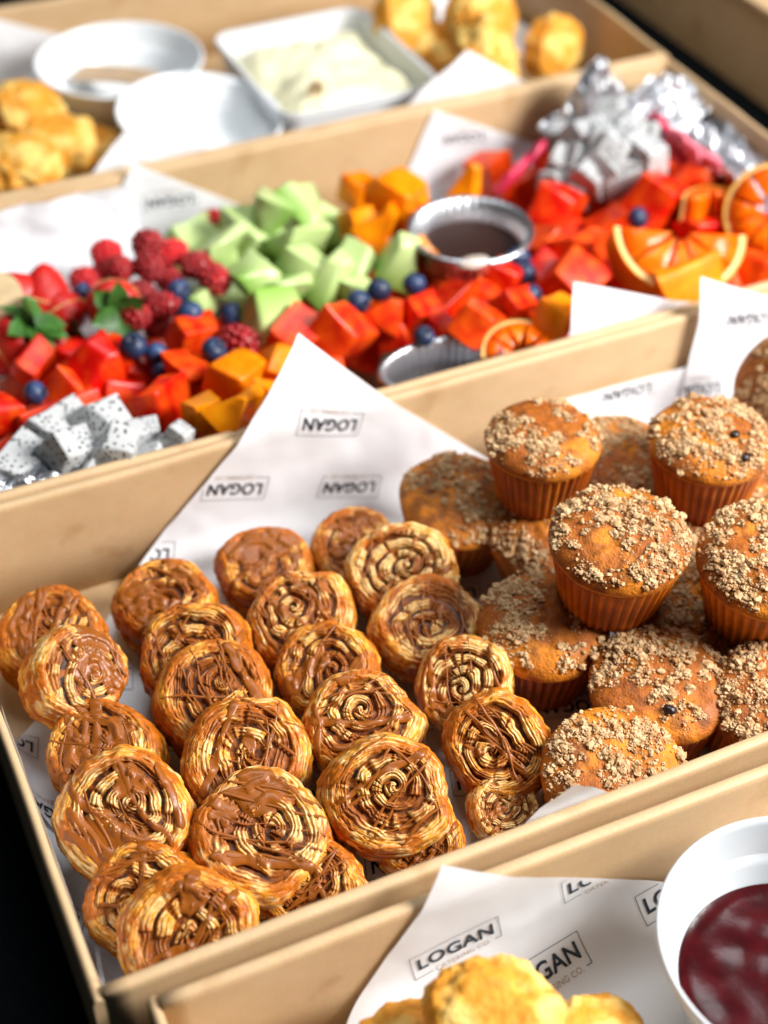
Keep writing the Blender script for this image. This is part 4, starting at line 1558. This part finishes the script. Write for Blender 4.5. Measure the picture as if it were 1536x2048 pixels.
# ------------------------------------------------------------------ crumpled foil
def foil(label, cx, cy, z, wx, wy, hgt, seed, rz=0.0, n=46, peak=0.0):
    c = at(cx, cy, z)
    V = []
    for i in range(n):
        for j in range(n):
            x, y = (i / (n - 1) - .5), (j / (n - 1) - .5)
            rg = 1 - np.abs(fbm(x * 6, y * 6, seed, seed, 3) - .5) * 4
            r2 = 1 - np.abs(fbm(x * 15, y * 15, seed, seed + 9, 2) - .5) * 3
            env = max(0, 1 - 3.2 * (x * x + y * y))
            z_ = hgt * (.55 * float(rg) + .25 * float(r2)) + peak * env ** 2
            V.append((x * wx + .006 * float(fbm(x * 9, y * 9, 3, seed + 3)), y * wy + .006 * float(fbm(x * 9, y * 9, 7, seed + 4)), z_))
    V = np.array(V)
    V[:, 2] -= V[:, 2].mean()
    o = link('foil_sheet', mesh_data('foil_sheet', V, grid_faces(n, n), False, mats=(M_FOIL,)), None)
    o.matrix_world = T(c) @ Matrix.Rotation(rz, 4, 'Z')
    return tag(o, label, 'foil', 'crumpled foil')


foil('crumpled foil along the near wall under the front dragonfruit', 70, 962, .060, .095, .034, .016, 5, -.15)
foil('tall crumpled foil peak behind the far dragonfruit heap', 1190, 215, .066, .065, .045, .018, 13, .3, peak=.045)
foil('crumpled foil against the right wall of the fruit box', 1440, 290, .050, .045, .16, .020, 17, .0)
foil('rounded foil hump in the far right corner of the fruit box', 1330, 205, .060, .075, .060, .014, 21, .4, peak=.022)


# ------------------------------------------------------------------ foil cups
def foil_cup(label, c, R, depth, sauce, drip, squeeze=1.0):
    root = thing('foil_cup', label, 'cup', T(c - np.array((0, 0, depth))) @ Matrix.Diagonal((1, squeeze, 1, 1)), 'foil sauce cups')
    n = 160
    V, F = [], []
    prof = [(R * .76, .0), (R * .78, .001), (R * .85, depth * .5), (R * .93, depth * .96), (R * .97, depth), (R * 1.02, depth + .0012), (R * 1.04, depth - .0008)]
    for i, (r, zz) in enumerate(prof):
        k = 1 if 0 < i < 4 else (.25 if i else 0)
        for j in range(n):
            a = 2 * PI * j / n
            rr = r + .0008 * k * (1 if (j % 4) < 2 else -1) + .0012 * float(fbm(math.cos(a) * 2, math.sin(a) * 2, 1, 7))
            V.append((rr * math.cos(a), rr * math.sin(a), zz))
    V.append((0, 0, 0))
    F = grid_faces(len(prof), n, True) + [(len(V) - 1, (j + 1) % n, j) for j in range(n)]
    o = link('cup_wall', mesh_data('cup_wall', V, F, True, mats=(M_FOIL,)), root)
    sv = [(0, 0, sauce)] + [(R * (.78 + .18 * sauce / depth) * math.cos(2 * PI * j / 60), R * (.78 + .18 * sauce / depth) * math.sin(2 * PI * j / 60), sauce) for j in range(60)]
    link('chocolate_sauce', mesh_data('chocolate_sauce', sv, [(0, 1 + j, 1 + (j + 1) % 60) for j in range(60)], True, mats=(M_CHOC,)), root)
    if drip:
        iv, jf = ICO3
        P = iv * np.array((.010, .006, .0022)) * (1 + .5 * (fbm(iv[:, 0] * 2, iv[:, 1] * 2, iv[:, 2] * 2, 5)[:, None] - .5))
        d = fwd * R * .98
        link('cream_smear', mesh_data('cream_smear', P + (d[0], d[1], depth - .001), jf, True, mats=(M_PITH2,)), root)


M_PITH2 = simple('cream_smear', (.45, .37, .31), .5)
foil_cup('foil cup of chocolate sauce with a cream smear on its rim', at(941, 458, .066), .0365, .030, .0165, True)
foil_cup('foil cup half hidden behind the near wall of the fruit box', at(842, 684, .054) - np.array((-.002, .0225, 0)), .0355, .030, .008, False, .58)


# ------------------------------------------------------------------ bowls, tub and scones
def bowl(label, px, py, z, R, depth, fillz=None, fillmat=None, tilt=(0, 0, 0), fillname='berry_jam', shell=None):
    c = at(px, py, z)
    root = thing('white_bowl', label, 'bowl', T(c) @ eul(*tilt) @ T((0, 0, -depth)), 'white bowls')
    prof = [(.001, .002), (R * .62, .002), (R * .70, .006), (R * .84, depth * .60), (R * .865, depth * .66), (R * .895, depth * .685), (R * .91, depth * .72), (R * .95, depth * .97),
            (R * .965, depth + .0006), (R * .985, depth + .0014), (R, depth + .0004), (R * 1.0, depth - .0016), (R * .975, depth - .0022), (R * .955, depth * .9), (R * .87, depth * .6), (R * .70, .001), (R * .62, 0), (.001, 0)]
    V, F = lathe(prof, 96)
    link('bowl_shell', mesh_data('bowl_shell', V, F, True, mats=(shell or M_WHITE,)), root)
    if fillz is not None:
        Rf = R * (.70 + .14 * (fillz - .006) / (depth * .6 - .006)) * .995
        n, m = 24, 80
        V = []
        for i in range(n):
            q = (i + .01) / (n - 1)
            for j in range(m):
                a = 2 * PI * j / m
                x, y = Rf * q * math.cos(a), Rf * q * math.sin(a)
                V.append((x, y, fillz + (float(fbm(x * 45, y * 45, 1, 3, 2)) - .5) * .0024 * (1 - q ** 6) + .0012 * q ** 14))
        fo = link(fillname, mesh_data(fillname, V, grid_faces(n, m, True), True, mats=(fillmat,)), root)
        for k in range(9):
            a, q = fr.uniform(0, 2 * PI), fr.uniform(.2, .9)
            iv, jf = ICO1
            link('seed', mesh_data('seed', iv * .0006, jf, True, mats=(M_SEED,)), fo, T((Rf * q * math.cos(a), Rf * q * math.sin(a), fillz + .0012)))
    return root


bowl('white bowl of dark red berry jam at the lower right', 1618, 1880, .064, .0565, .050, .021, M_JAM)
bowl('round white bowl with a wooden piece inside, far left', 238, 118, .064, .061, .045, shell=M_BACKBOWL)
bowl('shallow white bowl right in front of the round one', 400, 228, .060, .0575, .028, tilt=(4, 5, 0), shell=M_BACKBOWL)


def rr_loop(hx, hy, r, z, n=8):
    P = []
    for (cx, cy, a0) in ((hx - r, hy - r, 0), (-hx + r, hy - r, PI / 2), (-hx + r, -hy + r, PI), (hx - r, -hy + r, 3 * PI / 2)):
        for i in range(n):
            a = a0 + PI / 2 * i / (n - 1)
            P.append((cx + r * math.cos(a), cy + r * math.sin(a), z))
    return P


def tub():
    A, B, Cc, Dd = at(412, 62, .064), at(735, 20, .064), at(872, 158, .064), at(575, 250, .064)
    c = (A + B + Cc + Dd) / 4
    ex = ((B - A) + (Cc - Dd)) / 2
    hx = np.linalg.norm(ex) / 2
    hy = np.linalg.norm((A - Dd) + (B - Cc)) / 4
    ang = math.atan2(ex[1], ex[0])
    dep = .055
    root = thing('butter_tub', 'rectangular clear white tub filled with whipped butter', 'tub', T((c[0], c[1], .064 - dep)) @ Matrix.Rotation(ang, 4, 'Z'))
    loops = [(.82, .01, .001), (.84, .012, .004), (.94, .014, dep * .9), (.955, .014, dep), (1.0, .016, dep + .001), (1.005, .016, dep - .003), (.965, .014, dep - .003), (.86, .012, 0)]
    V = []
    for (k, r, z) in loops:
        V += rr_loop(hx * k, hy * k, r, z)
    n = 32
    F = grid_faces(len(loops), n, True) + [tuple(range(n - 1, -1, -1)), tuple((len(loops) - 1) * n + i for i in range(n))]
    link('tub_shell', mesh_data('tub_shell', V, F, False, mats=(M_TUB,)), root)
    m = 40
    V = []
    for i in range(m):
        for j in range(m):
            x, y = (i / (m - 1) - .5) * 2, (j / (m - 1) - .5) * 2
            X, Y = x * hx * .90, y * hy * .90
            e = max(abs(x), abs(y))
            V.append((X, Y, .036 + .016 * (1 - e ** 4) + (float(fbm(X * 45, Y * 45, 2, 5, 3)) - .5) * .014))
    link('whipped_butter', mesh_data('whipped_butter', V, grid_faces(m, m), True, mats=(M_BUTTER,)), root)


tub()


def stick(label, a, b, w, t):
    a, b = np.array(a), np.array(b)
    L = np.linalg.norm(b - a)
    V, F = [], []
    n = 16
    for i in range(n):
        k = i / (n - 1)
        ww = w * (1.0 if k < .7 else math.sqrt(max(.02, 1 - ((k - .7) / .3) ** 2)))
        x = L * k
        zz = .002 * math.sin(PI * k)
        V += [(x, -ww / 2, zz), (x, ww / 2, zz), (x, ww / 2, zz + t), (x, -ww / 2, zz + t)]
    F = grid_faces(n, 4, True) + [(3, 2, 1, 0), tuple((n - 1) * 4 + k for k in range(4))]
    o = link('wooden_spreader', mesh_data('wooden_spreader', V, F, False, mats=(M_WOOD,)), None)
    d = Vector(b - a).normalized()
    q = d.to_track_quat('X', 'Z')
    o.matrix_world = T(a) @ q.to_matrix().to_4x4()
    return tag(o, label, 'cutlery', 'wooden spreaders')


stick('pale wooden spreader lying in the round white bowl', at(155, 148, .042), at(325, 165, .046), .024, .002)
stick('pale wooden spreader standing in the whipped butter', at(628, 222, .044), at(634, 165, .075), .011, .002)


def scone_mesh(seed, flat=.62):
    iv, jf = ico(5)
    P = iv.copy()
    z = P[:, 2].copy()
    rr = np.hypot(P[:, 0], P[:, 1])
    k = (np.clip(rr, 1e-6, None) ** .75) / np.clip(rr, 1e-6, None)
    P[:, 0] *= k
    P[:, 1] *= k
    P[:, 2] = np.sign(z) * np.abs(z) ** .75 * flat
    d = fbm(iv[:, 0] * 1.8 + 9, iv[:, 1] * 1.8, iv[:, 2] * 1.8, seed, 4) - .5
    cr = np.abs(fbm(iv[:, 0] * 3, iv[:, 1] * 3, iv[:, 2] * 5, seed + 5, 3) - .5)
    P *= (1 + .62 * d - .05 * (1 - sstep(0, .06, cr)) + .035 * (fbm(iv[:, 0] * 7, iv[:, 1] * 7, iv[:, 2] * 7, seed + 2, 3) - .5))[:, None]
    g = fbm(iv[:, 0] * 2.2, iv[:, 1] * 2.2, iv[:, 2] * 2.2, seed + 8, 4)
    c = lerp(np.array((.80, .53, .15)), np.array((.72, .31, .025)), sstep(.38, .64, g))
    c = lerp(c, np.array((.66, .26, .025)), .6 * sstep(.56, .72, g + .15 * np.abs(P[:, 0])))
    return mesh_data('crust', P, jf, True, col=c, mats=(M_SCONE,))


SCONES = [scone_mesh(61 + 5 * k) for k in range(4)]
for (px, py, hw, z, tilt, k, lab) in [
    (985, 2046, 148, .062, (8, -6, 20), 0, 'pale golden scone on top beside the printed logo at the bottom'),
    (815, 2110, 115, .035, (5, 0, 0), 1, 'orange brown scone at the lower left of the front heap'),
    (1200, 2118, 130, .035, (10, 0, 50), 2, 'orange brown scone at the lower right of the front heap'),
    (55, 230, 88, .058, (20, 10, 0), 3, 'golden scone highest at the far left'),
    (110, 290, 86, .048, (10, -10, 50), 0, 'golden scone left of the round white bowl'),
    (15, 315, 80, .040, (0, 20, 90), 1, 'golden scone cut by the left edge in the far box'),
    (60, 345, 90, .050, (10, 0, 20), 2, 'pale golden scone at the near wall of the far box'),
    (195, 295, 60, .036, (0, 0, 0), 0, 'small golden scone in the shade below the round bowl'),
    (810, 40, 78, .062, (60, 0, 20), 1, 'golden scone touching the butter tub at the top'),
    (965, 45, 85, .066, (70, 20, 0), 3, 'golden scone at the top of the right far heap'),
    (975, 112, 82, .058, (60, 0, 50), 2, 'golden scone in front of the right far heap'),
    (1105, 95, 72, .044, (75, 30, 10), 1, 'reddish brown scone lying rightmost in the far box'),
    (880, 100, 70, .044, (20, 0, 10), 0, 'golden scone low between the butter tub and the right heap'),
]:
    c = at(px, py, z)
    o = link('scone', SCONES[k], None)
    o.matrix_world = T(c) @ eul(*tilt) @ Matrix.Scale(hw / pxmm(c) * .92, 4)
    tag(o, lab, 'scone', 'golden scones')

# ------------------------------------------------------------------ remaining paper and the neighbouring box
yC = -.0062 - .0085
foldC = Fold(.03, .59, yC - .26, yC, rf=.03, seed=31, back=.25, cornerlift=.3, z0=.0015)
yc0 = yC - .03 + .0471 - .03
paper_sheet('white printed paper behind the front scones, its corner over the kraft rim', (.1335, yc0 + .084), (-.12, -.19), (.20, -.125), foldC,
            (unfold(foldC, 1092, 1945, (.05, .3, -.2, .08)), (.985, .17), .067, (.030, .0405), (0, 2), (-1, 2), 1.08), nu=80, nv=80)
foldD = Fold(.0, .587, .5715, .8325, rf=.012, seed=35, wr=.006, back=-.3)
paper_sheet('white napkin paper over the near rim beside the far left scones', (.205, .5767 - .094), (.05, .036), (-.055, .045), foldD, None, nu=36, nv=36, group='white paper in the far box')
paper_sheet('white paper between the butter tub and the near rim of the far box', (.440, .5767 - .092), (.050, .034), (-.070, .040), foldD, None, nu=36, nv=36, group='white paper in the far box')
foldD2 = Fold(.0, .587, .5715, .8315, rf=.02, seed=37, wr=.004)
paper_sheet('white paper corner at the far left behind the round bowl', (.155, .892), (.075, -.035), (-.03, -.12), foldD2, None, nu=36, nv=36, group='white paper in the far box')
paper_sheet('white paper edge behind the rightmost scone of the far box', (.50, .855), (.075, -.03), (.02, -.11), foldD2, None, nu=36, nv=36, group='white paper in the far box')

eb = thing('closed_box', 'closed kraft box beside the fruit box at the far right', 'box', T((.70, .30, 0)))
lv = np.array([(0, 0, -.003), (.5, 0, -.003), (.5, .7, -.003), (0, .7, -.003), (0, 0, .065), (.5, 0, .065), (.5, .7, .065), (0, .7, .065)])
cf = [(0, 1, 5, 4), (1, 2, 6, 5), (2, 3, 7, 6), (3, 0, 4, 7), (4, 5, 6, 7), (3, 2, 1, 0)]
link('box_body', mesh_data('box_body', lv, cf, False, mats=(M_KRAFT,)), eb)
lid = lv.copy()
lid[:4, 2] = .0655
lid[4:, 2] = .0705
lid[:, 0] = np.where(lid[:, 0] > .2, .503, -.003)
lid[:, 1] = np.where(lid[:, 1] > .2, .703, -.003)
lo = link('lid', mesh_data('lid', lid, cf, False, mats=(M_KRAFT,)), eb)
bv = lo.modifiers.new('soft', 'BEVEL')
bv.width = .002
bv.segments = 3
M_GREY = simple('grey_board', (.30, .30, .28), .8, noise=.2, scale=40)
gs = np.array([(.606, .10, -.0028), (.650, .10, -.0028), (.650, .88, -.0028), (.606, .88, -.0028), (.606, .10, .0012), (.650, .10, .0012), (.650, .88, .0012), (.606, .88, .0012)])
go = link('grey_board', mesh_data('grey_board', gs - (.63, .5, 0), cf, False, mats=(M_GREY,)), None)
go.location = (.63, .5, 0)
tag(go, 'grey board strip on the table between the fruit box and the closed box', 'board')
